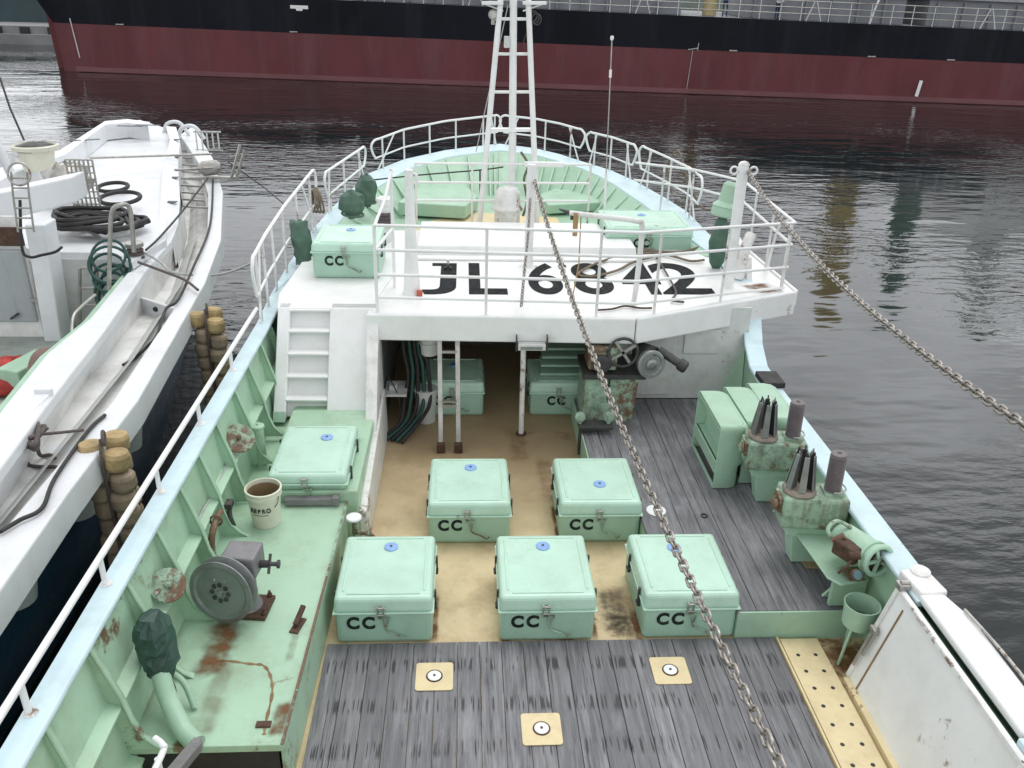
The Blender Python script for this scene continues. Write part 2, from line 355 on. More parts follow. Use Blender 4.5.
def stain(name, parent, poly, seed=0, strength=.8, col=(.17,.07,.02,1)):
    """thin sheet of rust run, ragged by noise"""
    key = 'rust_run_%d' % int(strength*10)
    m = bpy.data.materials.get(key)
    if m is None:
        m = bpy.data.materials.new(key); m.use_nodes = True; n = m.node_tree; N = n.nodes; L = n.links; b = N['Principled BSDF']
        b.inputs['Base Color'].default_value = col; b.inputs['Roughness'].default_value = .7
        t = N.new('ShaderNodeTexCoord'); q = N.new('ShaderNodeTexNoise'); q.inputs['Scale'].default_value = 9 if strength != .6 else 22; q.inputs['Detail'].default_value = 7
        L.new(t.outputs['Object'], q.inputs['Vector'])
        sp = N.new('ShaderNodeSeparateXYZ'); L.new(t.outputs['UV'], sp.inputs[0])
        def mm(op, a, c):
            k = N.new('ShaderNodeMath'); k.operation = op
            for i, s_ in enumerate((a, c)):
                if hasattr(s_, 'links'): L.new(s_, k.inputs[i])
                else: k.inputs[i].default_value = s_
            return k.outputs[0]
        u = mm('SUBTRACT', 1, mm('ABSOLUTE', mm('SUBTRACT', mm('MULTIPLY', sp.outputs[0], 2), 1), 0))
        v_ = mm('SUBTRACT', 1, mm('ABSOLUTE', mm('SUBTRACT', mm('MULTIPLY', sp.outputs[1], 2), 1), 0))
        e = mm('MULTIPLY', mm('MINIMUM', mm('MULTIPLY', u, 1.6), 1), mm('MINIMUM', mm('MULTIPLY', v_, 3), 1))
        k = N.new('ShaderNodeMapRange'); k.inputs['From Min'].default_value = .38; k.inputs['From Max'].default_value = .72; k.inputs['To Max'].default_value = strength
        L.new(mm('ADD', mm('MULTIPLY', q.outputs[0], .75), mm('MULTIPLY', e, .25)), k.inputs[0])
        L.new(mm('MULTIPLY', k.outputs[0], e), b.inputs['Alpha'])
    me = bpy.data.meshes.new(name); o0 = V((0,0,0)); q = parent
    while q is not None: o0 = o0+V(q.location); q = q.parent
    me.from_pydata([tuple(V(p)-o0) for p in poly], [], [(0,1,2,3)]); uv = me.uv_layers.new()
    for i, c in enumerate(((0,0),(1,0),(1,1),(0,1))): uv.data[i].uv = c
    me.materials.append(m); o = bpy.data.objects.new(name, me); C.objects.link(o); o.parent = parent; return o
def flat(c, ux, uy, w_, h_): # rectangle centred
    c = V(c); ux = V(ux).normalized()*w_/2; uy = V(uy).normalized()*h_/2
    return [c-ux-uy, c+ux-uy, c+ux+uy, c-ux+uy]

# ------------------------------------------------------------------ the boat we stand on
ship = thing('fishing_boat', 'mint green fishing boat seen from above its own foredeck, white canopy over the work deck', 'fishing boat', (0, 6, SEA))
po = [(-3.10,y,1.40) for y in (-1,3,6,9,9.4)]; pi_ = [(-2.93,y,1.40) for y in (-1,3,6,9,9.4)]
OP = [(268,298,1.42),(286,267,1.48),(310,232,1.58),(331,208,1.67),(369,173,1.84),(404,159,1.95),(445,150,2.04),(489,144.5,2.1)]
IP = [(297,276,1.42),(310,258,1.48),(332,231,1.58),(345,215,1.67),(377,187,1.84),(407,169,1.95),(446,157,2.04),(489,151,2.1)]
OS = [(500,143.5,2.1),(535,148,2.08),(558.6,153.6,2.05),(588,163,1.98),(611,170,1.93),(635,180.6,1.87),(664,196.7,1.78),(687,211,1.7)]
IS = [(500,150,2.1),(535,154,2.08),(556,160,2.05),(582,168,1.98),(600,176,1.93),(617,186,1.87),(642,203,1.78),(662,218,1.7)]
po += [tuple(at(a,b,z=c)) for a,b,c in OP]+[tuple(at(a,b,z=c)) for a,b,c in OS]
pi_ += [tuple(at(a,b,z=c)) for a,b,c in IP]+[tuple(at(a,b,z=c)) for a,b,c in IS]
NB = len(po)
so = [(3.12,11.6,1.62),(3.13,10.6,1.6),(3.12,10.15,1.5),(3.06,9.85,1.33),(3.0,9.5,1.12),(2.97,9.15,.98),(2.96,8.6,.95),(2.96,6,.95),(2.96,4.9,.95)]
si = [(2.85,11.6,1.62),(2.87,10.6,1.6),(2.87,10.15,1.5),(2.82,9.85,1.33),(2.77,9.5,1.12),(2.74,9.15,.98),(2.73,8.6,.95),(2.72,6,.95),(2.72,4.9,.95)]
po += so; pi_ += si
TH = .05
mb = MB(); rings = []
for o_, i_ in zip(po, pi_):
    o_ = V(o_); i_ = V(i_); d = V((0,0,TH)); rings.append([o_, i_, i_-d, o_-d])
mb.loft(rings, True, False); mb.add(rings[0], [(0,1,2,3)]); mb.add(rings[-1], [(3,2,1,0)])
mb.box((2.72,-1,.90),(2.96,3.55,.95))
cap = mb.build('cap_rail', M['cap'], ship, bevel=.018)
# outer hull
mb = MB(); rings = []
for k, p in enumerate(po + [(2.96,-1,.95)]):
    x, y, z = p; f_ = max(0, y-9)/9
    def pt(zz, q): return (-.2+(x+.2)*(1-q*f_*.6) + (-.005 if x > 0 else .005), y-(y-9)*q*f_ if y > 9 else y, zz)
    rings.append([pt(z-.02, 0), pt(.3, .12), pt(-.5, .3), pt(SEA-.4, .42)])
mb.loft(rings, False, True); hull = mb.build('hull', M['green'], ship)
mb = MB(); mb.add([(-3.34,-1,SEA-.4),(2.94,-1,SEA-.4),(2.94,-1,.9),(-3.34,-1,1.05)], [(0,1,2,3)]); mb.build('stern_bulkhead', M['green'], ship)
# port bulwark skin, ribs and ledges
mb = MB(); mb.prism([(-2.79,-1,-.02),(-2.99,-1,1.37),(-3.05,-1,1.37),(-3.05,-1,-.02)],(0,10.5,0))
mb.loft([[(-3.1,9.4,1.37),(-3.1,9.4,.4)]]+[[V(pi_[i])+V((-.06,0,-.03)), V((pi_[i][0]-.06, pi_[i][1], .9))] for i in range(5, 8)], False, True)
bul = mb.build('port_bulwark', M['green_stained'], ship)
ribY = [2.3,2.9,3.5,4.1,4.73,5.34,5.92,6.45,7.01,7.71,8.3,8.9,9.45]
for i, y in enumerate(ribY):
    base = .5 if 4.05 < y < 8.4 else (.45 if y > 8.3 else 0)
    def wx(z): return -2.99+(1.37-z)*.144
    mb = MB(); pr = [(-2.95, 1.36), (wx(base+.45)+.10, base+.45), (wx(base+.25)+.105, base+.25), (wx(base+.12)+.13, base+.12), (wx(base+.04)+.19, base+.04), (wx(base)+.25, base)]
    poly = [(wx(1.36)-.01, 0, 1.36)] + [(a, 0, z) for a, z in pr] + [(wx(base)-.01, 0, base)]
    mb.prism([(a, y-.010, z) for a, _, z in poly], (0,.020,0))
    e = [V((a+.003, y, z)) for a, z in pr]
    mb.loft([[p+V((0,-.024,0)), p+V((0,.024,0)), p+V((-.012,.024,0)), p+V((-.012,-.024,0))] for p in e], True, True)
    mb.build('rib', M['green_stained'], bul)
for a, b in zip(ribY[:-1], ribY[1:]):
    for z in ((.88,) if a > 4 else (.88, .42)):
        w0 = -2.99+(1.37-z)*.144
        mb = MB(); mb.hexa([(w0-.01,a+.012,z+.02),(w0+.085,a+.012,z-.012),(w0+.085,b-.012,z-.012),(w0-.01,b-.012,z+.02)],[(w0-.01,a+.012,z+.036),(w0+.085,a+.012,z+.004),(w0+.085,b-.012,z+.004),(w0-.01,b-.012,z+.036)])
        mb.build('ledge', M['green_stained'], bul)
# starboard bulwark skin
mb = MB(); mb.box((2.78,5.0,.0),(2.84,9.2,.92)); mb.loft([[V(b)+V((.05,0,-.03)), V((b[0]+.05, b[1], .2))] for b in si[2:7]], False, True)
mb.box((2.78,-1,0),(2.84,3.6,.92))
sb = mb.build('starboard_bulwark', M['green_stained'], ship)
for y in (5.75,6.4,7.05,7.7,8.35):
    mb = MB(); mb.prism([(2.78,y,.92),(2.66,y,.92),(2.60,y,.5),(2.44,y,.3),(2.78,y,.3)], (0,.024,0)); mb.build('rib', M['green_stained'], sb)
# bow bulwark inside with its splayed frames, and forecastle deck
inner = [V(p) for p in pi_[6:NB+1]]
cen = V((-.15, 12.2, 0)); base = []
for p in inner:
    q = cen + (p-cen)*.80; q.z = 1.46; base.append(q)
mb = MB(); mb.loft([[p+V((0,0,-.02)), b] for p, b in zip(inner, base)], False, True); bb = mb.build('bow_bulwark', M['green'], ship)
for k in range(len(inner)-1):
    for t in (0, .5):
        p = inner[k].lerp(inner[k+1], t); b = base[k].lerp(base[k+1], t); nrm = (cen-p); nrm.z = 0; nrm.normalize(); sd_ = V((-nrm.y, nrm.x, 0))*.012
        a0 = p+V((0,0,-.03)); a1 = a0+nrm*.07; b1 = b+nrm*.16; b0 = b
        mb = MB(); mb.prism([a0-sd_, a1-sd_, b1-sd_, b0-sd_], sd_*2); mb.build('frame', M['green'], bb)
mb = MB(); poly = [(b.x, b.y, 1.44) for b in base]; mb.prism([(p[0], p[1], 1.40) for p in poly][::-1], (0,0,.06)); mb.build('forecastle_deck', M['green'], ship)
# main deck, cream painted
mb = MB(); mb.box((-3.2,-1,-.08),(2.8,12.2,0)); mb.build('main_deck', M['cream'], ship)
# planked working deck
mb = MB(); pw = .182; x = -1.82; k = 0
rnd = random.Random(4)
while x < 1.98:
    x1 = min(x+pw-.005, 1.985); z = .03+rnd.uniform(-.0015, .0015); mb.box((x,1.2,.004),(x1,5.555,z)); x += pw
mb.build('plank_deck', M['wood'], ship, bevel=.003)
# raised planked deck on the starboard side
mb = MB(); x = .72; k = 0
while x < 2.76:
    x1 = min(x+pw-.005, 2.77); c = (x+x1)/2
    y0 = 8.0 if c < 1.1 else (6.52 if c < 1.66 else 5.585)
    mb.box((x,y0,.245),(x1,9.64,.295+rnd.uniform(-.0015,.0015))); x += pw
mb.build('raised_plank_deck', M['wood2'], ship, bevel=.003)
mb = MB()
for x0, x1, y in ((.715,1.1,7.98),(1.1,1.66,6.5),(1.66,2.79,5.565)): mb.box((x0,y,0),(x1,y+.018,.29))
mb.box((.70,7.98,0),(.716,9.64,.29)); mb.box((1.085,6.5,0),(1.10,7.98,.29)); mb.box((1.645,5.565,0),(1.66,6.5,.29))
mb.build('deck_step', M['green'], ship)
# side platform on the port side
mb = MB(); mb.prism([(-3.0,4.1,.44),(-1.87,4.1,.44),(-1.80,6.98,.44),(-3.0,6.98,.44)], (0,0,.06))
mb.prism([(-1.90,4.14,0),(-1.87,4.14,0),(-1.815,6.98,0),(-1.845,6.98,0)], (0,0,.44))
plat = mb.build('side_platform', M['green_stained'], ship, bevel=.006)
mb = MB(); mb.box((-3.07,4.16,0),(-1.92,4.19,.435)); mb.build('undercut_shade', M['black'], plat)  # black sheet standing in for the shade of the undercut below the platform
mb = MB(); mb.prism([(-1.885,4.1,.5),(-1.865,4.1,.5),(-1.797,6.98,.5),(-1.817,6.98,.5)], (0,0,.012)); mb.build('edge_lip', M['green_rusty'], plat)
stain('rust_stain', plat, flat((-2.52,5.02,.504),(1,.1,0),(0,1,0),.34,.72), strength=.9)
stain('rust_stain', plat, flat((-2.42,4.5,.503),(1,.1,0),(0,1,0),.24,.8), strength=.3)
stain('rust_stain', plat, flat((-1.97,5.05,.503),(1,.1,0),(0,1,0),.1,.45), strength=.3)
stain('rust_stain', plat, flat((-1.93,4.32,.503),(1,.1,0),(0,1,0),.16,.35), strength=.9)
stain('rust_stain', plat, flat((-2.9,4.8,.503),(1,.1,0),(0,1,0),.25,1.2), strength=.3)
def ribbon(name, parent, pts, wd, m, z):
    pts = spline(pts, 6); mb = MB(); rg = []
    for i, p in enumerate(pts):
        d = (pts[min(i+1,len(pts)-1)]-pts[max(i-1,0)]).normalized(); s_ = V((-d.y,d.x,0))*wd*(.8+.4*math.sin(i*1.7)); rg.append([V((p.x,p.y,z))+s_, V((p.x,p.y,z))-s_])
    mb.loft(rg, False, False); return mb.build(name, m, parent)
M['rustline'] = mat('rust_line', (.24,.15,.07,1), .7, var=.3, scale=9)
ribbon('rust_stain', plat, [at(208,664,z=.5),at(225,661,z=.5),at(250,664,z=.5),at(264,666,z=.5),at(271,678,z=.5),at(272,695,z=.5),at(266,722,z=.5),at(264,735,z=.5)], .012, M['rustline'], .5025)
# low box carrying a hatch, port side, and the deck behind it
mb = MB(); mb.prism([(-2.62,6.99,0),(-1.70,6.99,0),(-1.68,8.7,0),(-2.62,8.7,0)], (0,0,.62)); mb.box((-3.07,6.985,0),(-2.625,9.3,.45)); mb.box((-2.62,8.68,0),(-1.70,9.0,.60))
mb.build('side_box', M['green_stained'], ship, bevel=.02)
# sloping white wall with a recessed ladder
def W(x, t, off=0): # point on sloping wall; t 0 foot .. 1 top
    y = 8.62+(9.42-8.62)*t - off; return V((x, y, .5+(1.58-.5)*t))
mb = MB()
for x0, x1 in ((-2.84,-2.70),(-2.24,-1.70)):
    mb.hexa([W(x0,0), W(x1,0), W(x1,0,-.16), W(x0,0,-.16)], [W(x0,1), W(x1,1), W(x1,1,-.16), W(x0,1,-.16)])
mb.hexa([W(-2.72,0,-.13), W(-2.24,0,-.13), W(-2.24,0,-.16), W(-2.72,0,-.16)], [W(-2.72,1,-.13), W(-2.24,1,-.13), W(-2.24,1,-.16), W(-2.72,1,-.16)])
for t in (.17,.37,.57,.77,.96):
    a = W(-2.72,t,-.01); b = W(-2.24,t,-.01); mb.hexa([a, b, b+V((0,.13,0)), a+V((0,.13,0))], [q+V((0,0,.03)) for q in (a, b, b+V((0,.13,0)), a+V((0,.13,0)))])
wl = mb.build('ladder_wall', M['white'], ship, bevel=.012)
mb = MB()
for x0, x1 in ((-2.84,-2.705),(-2.235,-1.78)):
    a, b = (0, .09) if x1 < -2.5 else (0, .02)
    mb.hexa([W(x0,a,.004), W(x1,a,.004), W(x1,a,0.001), W(x0,a,0.001)], [W(x0,b,.004), W(x1,b,.004), W(x1,b,0.001), W(x0,b,0.001)])
mb.build('green_skirting', M['green'], wl)
# opening post and inner coaming
mb = MB(); mb.hexa([(-1.775,8.18,.28),(-1.65,8.18,.28),(-1.65,9.3,.28),(-1.775,9.3,.28)], [(-1.80,9.22,1.56),(-1.66,9.22,1.56),(-1.66,9.45,1.56),(-1.80,9.45,1.56)])
mb.hexa([(-1.70,7.0,0),(-1.61,7.0,0),(-1.61,9.3,0),(-1.70,9.3,0)], [(-1.70,7.0,.38),(-1.63,7.0,.38),(-1.63,9.3,.60),(-1.70,9.3,.60)])
mb.build('opening_frame', M['white_rusty'], ship, bevel=.012)
# canopy roof
roof = [(-1.75,9.22),(1.30,9.13),(3.54,10.13),(3.45,12.4),(3.0,13.0),(2.45,12.85),(-2.45,12.85),(-2.85,11.6),(-2.92,9.9),(-2.85,9.42),(-1.75,9.42)]
mb = MB(); mb.prism([(x, y, 1.53) for x, y in roof], (0,0,.05)); rf = mb.build('canopy_roof', M['white'], ship, bevel=.01)
mb = MB()
def fascia(a, b, z0, z1, t=.05):
    a = V(a); b = V(b); d = (b-a).normalized(); nn = V((d.y, -d.x, 0))*t
    mb.hexa([V((a.x,a.y,z0))+nn, V((b.x,b.y,z0))+nn, V((b.x,b.y,z0)), V((a.x,a.y,z0))], [V((a.x,a.y,z1))+nn, V((b.x,b.y,z1))+nn, V((b.x,b.y,z1)), V((a.x,a.y,z1))])
fascia((-1.80,9.215,0),(1.30,9.125,0),1.28,1.60); fascia((1.303,9.128,0),(3.54,10.125,0),1.28,1.60); fascia((3.545,10.13,0),(3.46,12.4,0),1.38,1.60)
mb.build('fascia', M['white'], rf, bevel=.02)
mb = MB(); mb.box((2.5,10.3,1.36),(3.3,12,1.52)); mb.build('wing_bracket', M['green'], rf)
# space under the canopy
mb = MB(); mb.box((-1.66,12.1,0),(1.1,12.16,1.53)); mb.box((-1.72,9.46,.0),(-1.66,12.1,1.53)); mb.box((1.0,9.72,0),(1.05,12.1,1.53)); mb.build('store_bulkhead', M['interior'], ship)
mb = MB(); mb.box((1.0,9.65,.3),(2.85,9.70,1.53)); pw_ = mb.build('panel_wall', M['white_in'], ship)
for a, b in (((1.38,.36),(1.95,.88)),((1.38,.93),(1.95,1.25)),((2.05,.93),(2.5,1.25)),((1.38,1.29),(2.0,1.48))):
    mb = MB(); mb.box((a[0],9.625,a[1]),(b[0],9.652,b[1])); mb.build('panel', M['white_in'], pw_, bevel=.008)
mb = MB(); mb.hexa([(2.55,9.66,.3),(2.8,9.4,.3),(2.8,10.2,.3),(2.55,10.2,.3)], [(2.5,9.7,1.53),(2.85,9.8,1.53),(2.85,10.2,1.53),(2.5,10.2,1.53)]); mb.build('side_gusset', M['green'], ship)
# raised white hatch cover on the canopy
mb = MB(); mb.hexa([(-1.35,11.45,1.58),(1.75,11.45,1.58),(1.75,12.8,1.58),(-1.35,12.8,1.58)], [(-1.33,11.50,1.74),(1.73,11.50,1.74),(1.73,12.8,1.74),(-1.33,12.8,1.74)])
mb.box((-1.4,11.3,1.578),(1.8,11.45,1.62))
mb.build('raised_hatch_cover', M['white'], ship, bevel=.02)
# boat number
NUM = 'JL 6842'
lets = [('J',421,456),('L',469,508),('6',531,566),('8',578,618),('4',628,668),('2',664,716)]
for ch, xa, xb in lets:
    a = at(xa,294,z=1.585); b = at(xb,294,z=1.585); t = at(xa,263,z=1.585)
    o = text('lettering', ch, M['number'], rf, (a.x, a.y, 1.584), 1, bold=.018, depth=.002)
    me = o.data; xs = [v_.co.x for v_ in me.vertices]; ys = [v_.co.y for v_ in me.vertices]
    x0, x1, y0, y1 = min(xs), max(xs), min(ys), max(ys); sx = (b.x-a.x)/(x1-x0); sy = (t.y-a.y)/(y1-y0)
    for v_ in me.vertices: v_.co.x = (v_.co.x-x0)*sx; v_.co.y = (v_.co.y-y0)*sy
    if ch == 'J':
        mb = MB(); y = t.y; mb.box((a.x+.1,y-.11,1.582),(b.x,y-.0,1.5875)); mb.build('lettering', M['number'], rf)
stain('rust_stain', rf, flat((3.15,10.25,1.584),(1,.35,0),(-.35,1,0),.55,.42), strength=.9)
stain('rust_stain', rf, flat((2.95,11.2,1.584),(1,0,0),(0,1,0),.25,.5), strength=.9)
# perforated cream plate and cream margin on starboard
mb = MB(); mb.prism([(2.03,1.2,.0),(2.37,1.2,.0),(2.36,5.53,.0),(2.03,5.53,.0)], (0,0,.035)); pp = mb.build('perforated_plate', M['cream_plate'], ship, bevel=.004)
y = 5.33
while y > 2:
    for x in (2.12, 2.27): mb = MB(); mb.lathe((x, y, .0355), (0,0,1), [(.017,0),(.017,.001)], 12); mb.build('drain_hole', M['black'], pp)
    y -= .185
mb = MB(); mb.box((2.39,1.2,.0),(2.46,5.05,.06)); mb.box((2.0,1.2,0),(2.02,5.55,.045)); mb.build('cream_margin', M['cream_plate'], ship, bevel=.006)
stain('rust_stain', ship, flat((2.55,5.3,.004),(1,0,0),(0,1,0),.5,.4), strength=.9)
for c, a, b in (((-.02,8.95),.35,.9),((-1.45,6.2),.3,.5),((.75,6.05),.4,.6),((-.5,7.7),.35,1.0),((.25,8.2),.3,1.1)): stain('rust_stain', ship, flat((c[0],c[1],.004),(1,0,0),(0,1,0),a,b), strength=.3)
for c, a, b in (((.66,5.95),.38,.7),((.70,5.75),.3,.35)): stain('paint_flake', ship, flat((c[0],c[1],.005),(1,0,0),(0,1,0),a,b), strength=.6, col=(.10,.085,.06,1))
for c, a, b in (((-.93,5.9),.05,.7),((1.69,7.4),.05,.8),((.45,5.9),.05,.7),((.83,5.75),.07,.5),((.28,7.3),.06,.8),((1.06,7.2),.05,.7)): stain('rust_stain', ship, flat((c[0],c[1],.0045),(1,0,0),(0,1,0),a*1.6,b), strength=.9)


# ------------------------------------------------------------------ deck hatches
def make_hatch(name, label, x, y, w_, l, h1, h2, group, z0=0, cc=True, plug=(0,.32), latch=True, name_ch='CC', cshift=-.18):
    t = thing(name, label, 'hatch', (x, y, z0), group)
    X0, X1 = x-w_/2, x+w_/2
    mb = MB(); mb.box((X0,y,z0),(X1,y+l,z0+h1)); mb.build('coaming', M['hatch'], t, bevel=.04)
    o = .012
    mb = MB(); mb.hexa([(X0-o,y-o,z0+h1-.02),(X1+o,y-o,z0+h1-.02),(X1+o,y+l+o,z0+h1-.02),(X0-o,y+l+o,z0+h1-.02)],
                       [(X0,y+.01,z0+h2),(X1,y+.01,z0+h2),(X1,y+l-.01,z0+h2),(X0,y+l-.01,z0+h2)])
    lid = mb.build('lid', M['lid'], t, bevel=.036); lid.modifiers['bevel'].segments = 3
    mb = MB(); e = .02; mb.box((X0-o-.006,y-o-.006,z0+h1-.028),(X1+o+.006,y+l+o+.006,z0+h1-.012)); mb.build('lid_rim', M['lid'], lid, bevel=.006)
    for (a, b) in (((X0+.10,y+.055),(X1-.10,y+.075)),((X0+.10,y+l-.075),(X1-.10,y+l-.055)),((X0+.055,y+.10),(X0+.075,y+l-.10)),((X1-.075,y+.10),(X1-.055,y+l-.10))):
        mb = MB(); mb.box((a[0],a[1],z0+h2-.004),(b[0],b[1],z0+h2+.008)); mb.build('pressed_rib', M['lid'], lid, bevel=.004)
    pc = (x+plug[0]*w_, y+l*(1-plug[1]), z0+h2)
    mb = MB(); mb.lathe(pc, (0,0,1), [(.062,-.002),(.062,.010),(.052,.014)], 24); pg = mb.build('plug', M['bluecap'], lid)
    mb = MB(); mb.lathe((pc[0],pc[1],pc[2]+.0142), (0,0,1), [(.012,0),(.012,.005),(.005,.006)], 8); mb.build('plug_bolt', M['darksteel'], pg)
    # front clamp, hook, side clamps
    mb = MB(); cx = x-.02
    mb.box((cx-.03,y-o-.026,z0+h1-.045),(cx-.018,y-o-.004,z0+h1+.065)); mb.box((cx+.018,y-o-.026,z0+h1-.045),(cx+.03,y-o-.004,z0+h1+.065))
    mb.cyl((cx-.034,y-o-.022,z0+h1+.05),(cx+.034,y-o-.022,z0+h1+.05),.009,n=8); mb.cyl((cx-.03,y-o-.022,z0+h1-.02),(cx+.03,y-o-.022,z0+h1-.02),.007,n=8)
    mb.build('clamp', M['galv'], t)
    mb = MB(); mb.tube(spline([(cx+.02,y-.02,z0+h1-.06),(cx+.03,y-.028,z0+h1-.14),(cx+.05,y-.03,z0+h1-.19),(cx+.13,y-.035,z0+h1-.225),(cx+.19,y-.035,z0+h1-.265),(cx+.215,y-.035,z0+h1-.24)],4), .0075, 6)
    mb.box((cx-.02,y-.024,z0+h1-.075),(cx+.075,y-.002,z0+h1-.06)); mb.cyl((cx+.06,y-.02,z0+h1-.07),(cx+.045,y-.02,z0+h1-.15),.006,n=6)
    mb.build('hook', M['green_rusty'], t)
    for sx in (-1, 1):
        for fy in (.2, .72):
            X = x+sx*(w_/2+.02); mb = MB(); mb.box((X-.006,y+l*fy,z0+h1-.12),(X+.012,y+l*fy+.03,z0+h1+.05)); mb.cyl((X,y+l*fy-.02,z0+h1-.11),(X,y+l*fy+.05,z0+h1-.11),.016,n=8)
            mb.build('side_clamp', M['darksteel'], t)
    if cc: text('lettering', 'CC', M['letter'], t, (x+w_*cshift-.165, y-.003, z0+h1-.18), .165, rx=PI/2, sx=.92, bold=.007, space=1.28, depth=.002)
    return t
HG = 'CC hatches on the deck'
make_hatch('deck_hatch', 'mint green CC hatch of the front row beside the side platform with the line wheel', -1.346, 5.588, .8, .90, .345, .47, HG, plug=(.02,.22))
make_hatch('deck_hatch', 'mint green CC hatch in the middle of the front row of three', .024, 5.579, .8, .90, .345, .47, HG, plug=(.01,.22))
make_hatch('deck_hatch', 'mint green CC hatch at the raised plank deck corner, heavy chain crossing in front', 1.246, 5.587, .8, .90, .345, .47, HG, plug=(-.03,.27), cshift=-.16)
make_hatch('deck_hatch', 'mint green CC hatch in the second row, left one, in front of the inner ladder', -.626, 6.98, .8, .90, .345, .47, HG, plug=(.02,.25))
make_hatch('deck_hatch', 'mint green CC hatch in the second row, right one, its plug near the lid centre', .676, 6.98, .8, .90, .345, .47, HG, plug=(.03,.62))
make_hatch('deck_hatch', 'shaded CC hatch under the canopy, behind the steel ladder', -.81, 9.73, .76, .8, .345, .47, HG, cshift=-.12)
make_hatch('deck_hatch', 'shaded CC hatch under the canopy, between the white prop and the winch pedestal', .55, 9.73, .76, .8, .345, .47, HG, cshift=.0)
fc = at(310,276,z=1.58); make_hatch('deck_hatch', 'mint green CC hatch on the forecastle by the port rail, beside the folded green canvas', -2.18, 10.5, .84, .95, .36, .46, HG, z0=1.58, cshift=-.12)
make_hatch('deck_hatch', 'wide mint green hatch on the starboard side of the forecastle, CC half hidden', 2.02, 11.95, 1.25, 1.1, .30, .40, HG, z0=1.50, cshift=-.06)
t = make_hatch('side_hatch', 'flat mint green hatch without letters on the raised box at the port side', -2.175, 7.0, .74, 1.02, .09, .17, None, z0=.62, cc=False, plug=(.12,.28))

# white boards stacked on the shaded hatch
mb = MB()
t = thing('board_stack', 'stack of pale boards lying on the shaded hatch beside the winch pedestal', 'boards', (.5,9.95,.48))
for k in range(4):
    mb = MB(); mb.box((.30+.02*k,9.92+.1*k,.485+.075*k),(.93,10.2+.1*k,.52+.075*k)); mb.build('board', M['hatch'], t, bevel=.004)

# ------------------------------------------------------------------ small deck fittings
PG = 'cream plug plates set in the plank deck'
def plug_plate(x, y, label):
    t = thing('plug_plate', label, 'deck plate', (x, y, .033), PG)
    mb = MB(); mb.prism([(x+sx_*.125+.025*math.cos(a0_+k*PI/8), y+sy_*.125+.025*math.sin(a0_+k*PI/8), .0325) for sx_,sy_,a0_ in ((1,1,0),(-1,1,PI/2),(-1,-1,PI),(1,-1,PI*1.5)) for k in range(5)],(0,0,.0075)); mb.build('plate', M['cream_plate'], t, bevel=.003)
    mb = MB(); mb.lathe((x,y,.0402),(0,0,1),[(.055,0),(.055,.006),(.048,.009)],24); d = mb.build('plug', M['white'], t)
    mb = MB(); mb.torus((x,y,.0405),(0,0,1),.060,.007); mb.build('seal', M['rust'], d)
    mb = MB(); mb.lathe((x,y,.0495),(0,0,1),[(.011,0),(.011,.004)],8); mb.build('bolt', M['darksteel'], d)
plug_plate(-.915, 5.16, 'cream square plate with a white plug, in the planks before the left front hatch')
plug_plate(-.10, 4.61, 'cream square plate with a white plug, nearest the camera')
plug_plate(1.0, 5.18, 'cream square plate with a white plug, in the planks before the right front hatch')
p = at(656,511,z=.297); mb = MB(); mb.lathe((p.x,p.y,.2985),(0,0,1),[(.10,0),(.10,.008),(.092,.012)],28); tag(mb.build('deck_plug', M['white'], origin=(p.x,p.y,.298)), 'round white plug in the raised planks beside the second row hatch', 'deck plug')
p = at(704,516,z=.297); mb = MB(); mb.torus((p.x,p.y,.304),(0,0,1),.03,.008,20,6); tag(mb.build('deck_ring', M['darksteel'], origin=(p.x,p.y,.298)), 'small dark ring lying on the raised planks', 'ring')
p = at(815,560,z=.3); mb = MB(); mb.prism([(p.x-.14,p.y+.14,.298),(p.x-.13,p.y-.12,.298),(p.x+.14,p.y-.14,.298),(p.x+.05,p.y+.05,.298),(p.x+.0,p.y+.2,.298)],(0,0,.012)); tag(mb.build('worn_board', M['cardboard'], origin=(p.x,p.y,.298)), 'torn brown board lying on the raised planks below the line hauler motors', 'board')

# bucket on the side platform
bx, by = -2.50, 6.66
t = thing('bucket', 'open cream plastic bucket with dark print standing on the green side platform', 'bucket', (bx,by,.5))
mb = MB(); mb.lathe((bx,by,.502),(0,0,1),[(.125,0),(.148,.30),(.160,.301),(.162,.325),(.156,.33),(.156,.355),(.166,.358),(.166,.372),(.150,.374),(.146,.34),(.120,.04)],36); mb.build('pail', M['bucket'], t)
mb = MB(); mb.lathe((bx,by,.502),(0,0,1),[(.1445,.335),(.121,.10)],36,cap=False); mb.lathe((bx,by,.602),(0,0,1),[(.121,0),(.119,.003)],30); mb.build('dried_mud', M['bucket_in'], t)
mb = MB(); mb.tube(arc((bx,by,.83),(math.cos(-.5),math.sin(-.5),0),(0,-.25,-.97),.17,0,PI,18),.004,6); mb.build('handle', M['darksteel'], t)
for i, (ch, a) in enumerate(zip('KEPRO', (-.52,-.26,0,.26,.52))):
    a2 = a-.12; r_ = .1455; text('lettering', ch, M['letter'], t, (bx+r_*math.sin(a2)-.016*math.cos(a2), by-r_*math.cos(a2)-.016*math.sin(a2), .685), .062, rx=PI/2, rz=a2, sx=.85, bold=.001, depth=.002)
mb = MB(); mb.tube([V((bx+.139*math.sin(a), by-.139*math.cos(a), .655)) for a in (-.6,-.4,-.2,0,.2,.4)],.003,4); mb.build('printed_line', M['letter'], t)
mb = MB(); mb.bar((-2.38,6.93,.55),(-1.90,6.93,.55),.07,.06); mb.box((-1.93,6.89,.52),(-1.87,6.96,.60)); tag(mb.build('grey_bar', M['greymetal'], origin=(-2.2,6.93,.5)), 'grey square bar lying across the end of the side platform behind the bucket', 'bar')
p = at(342,530,z=.3)
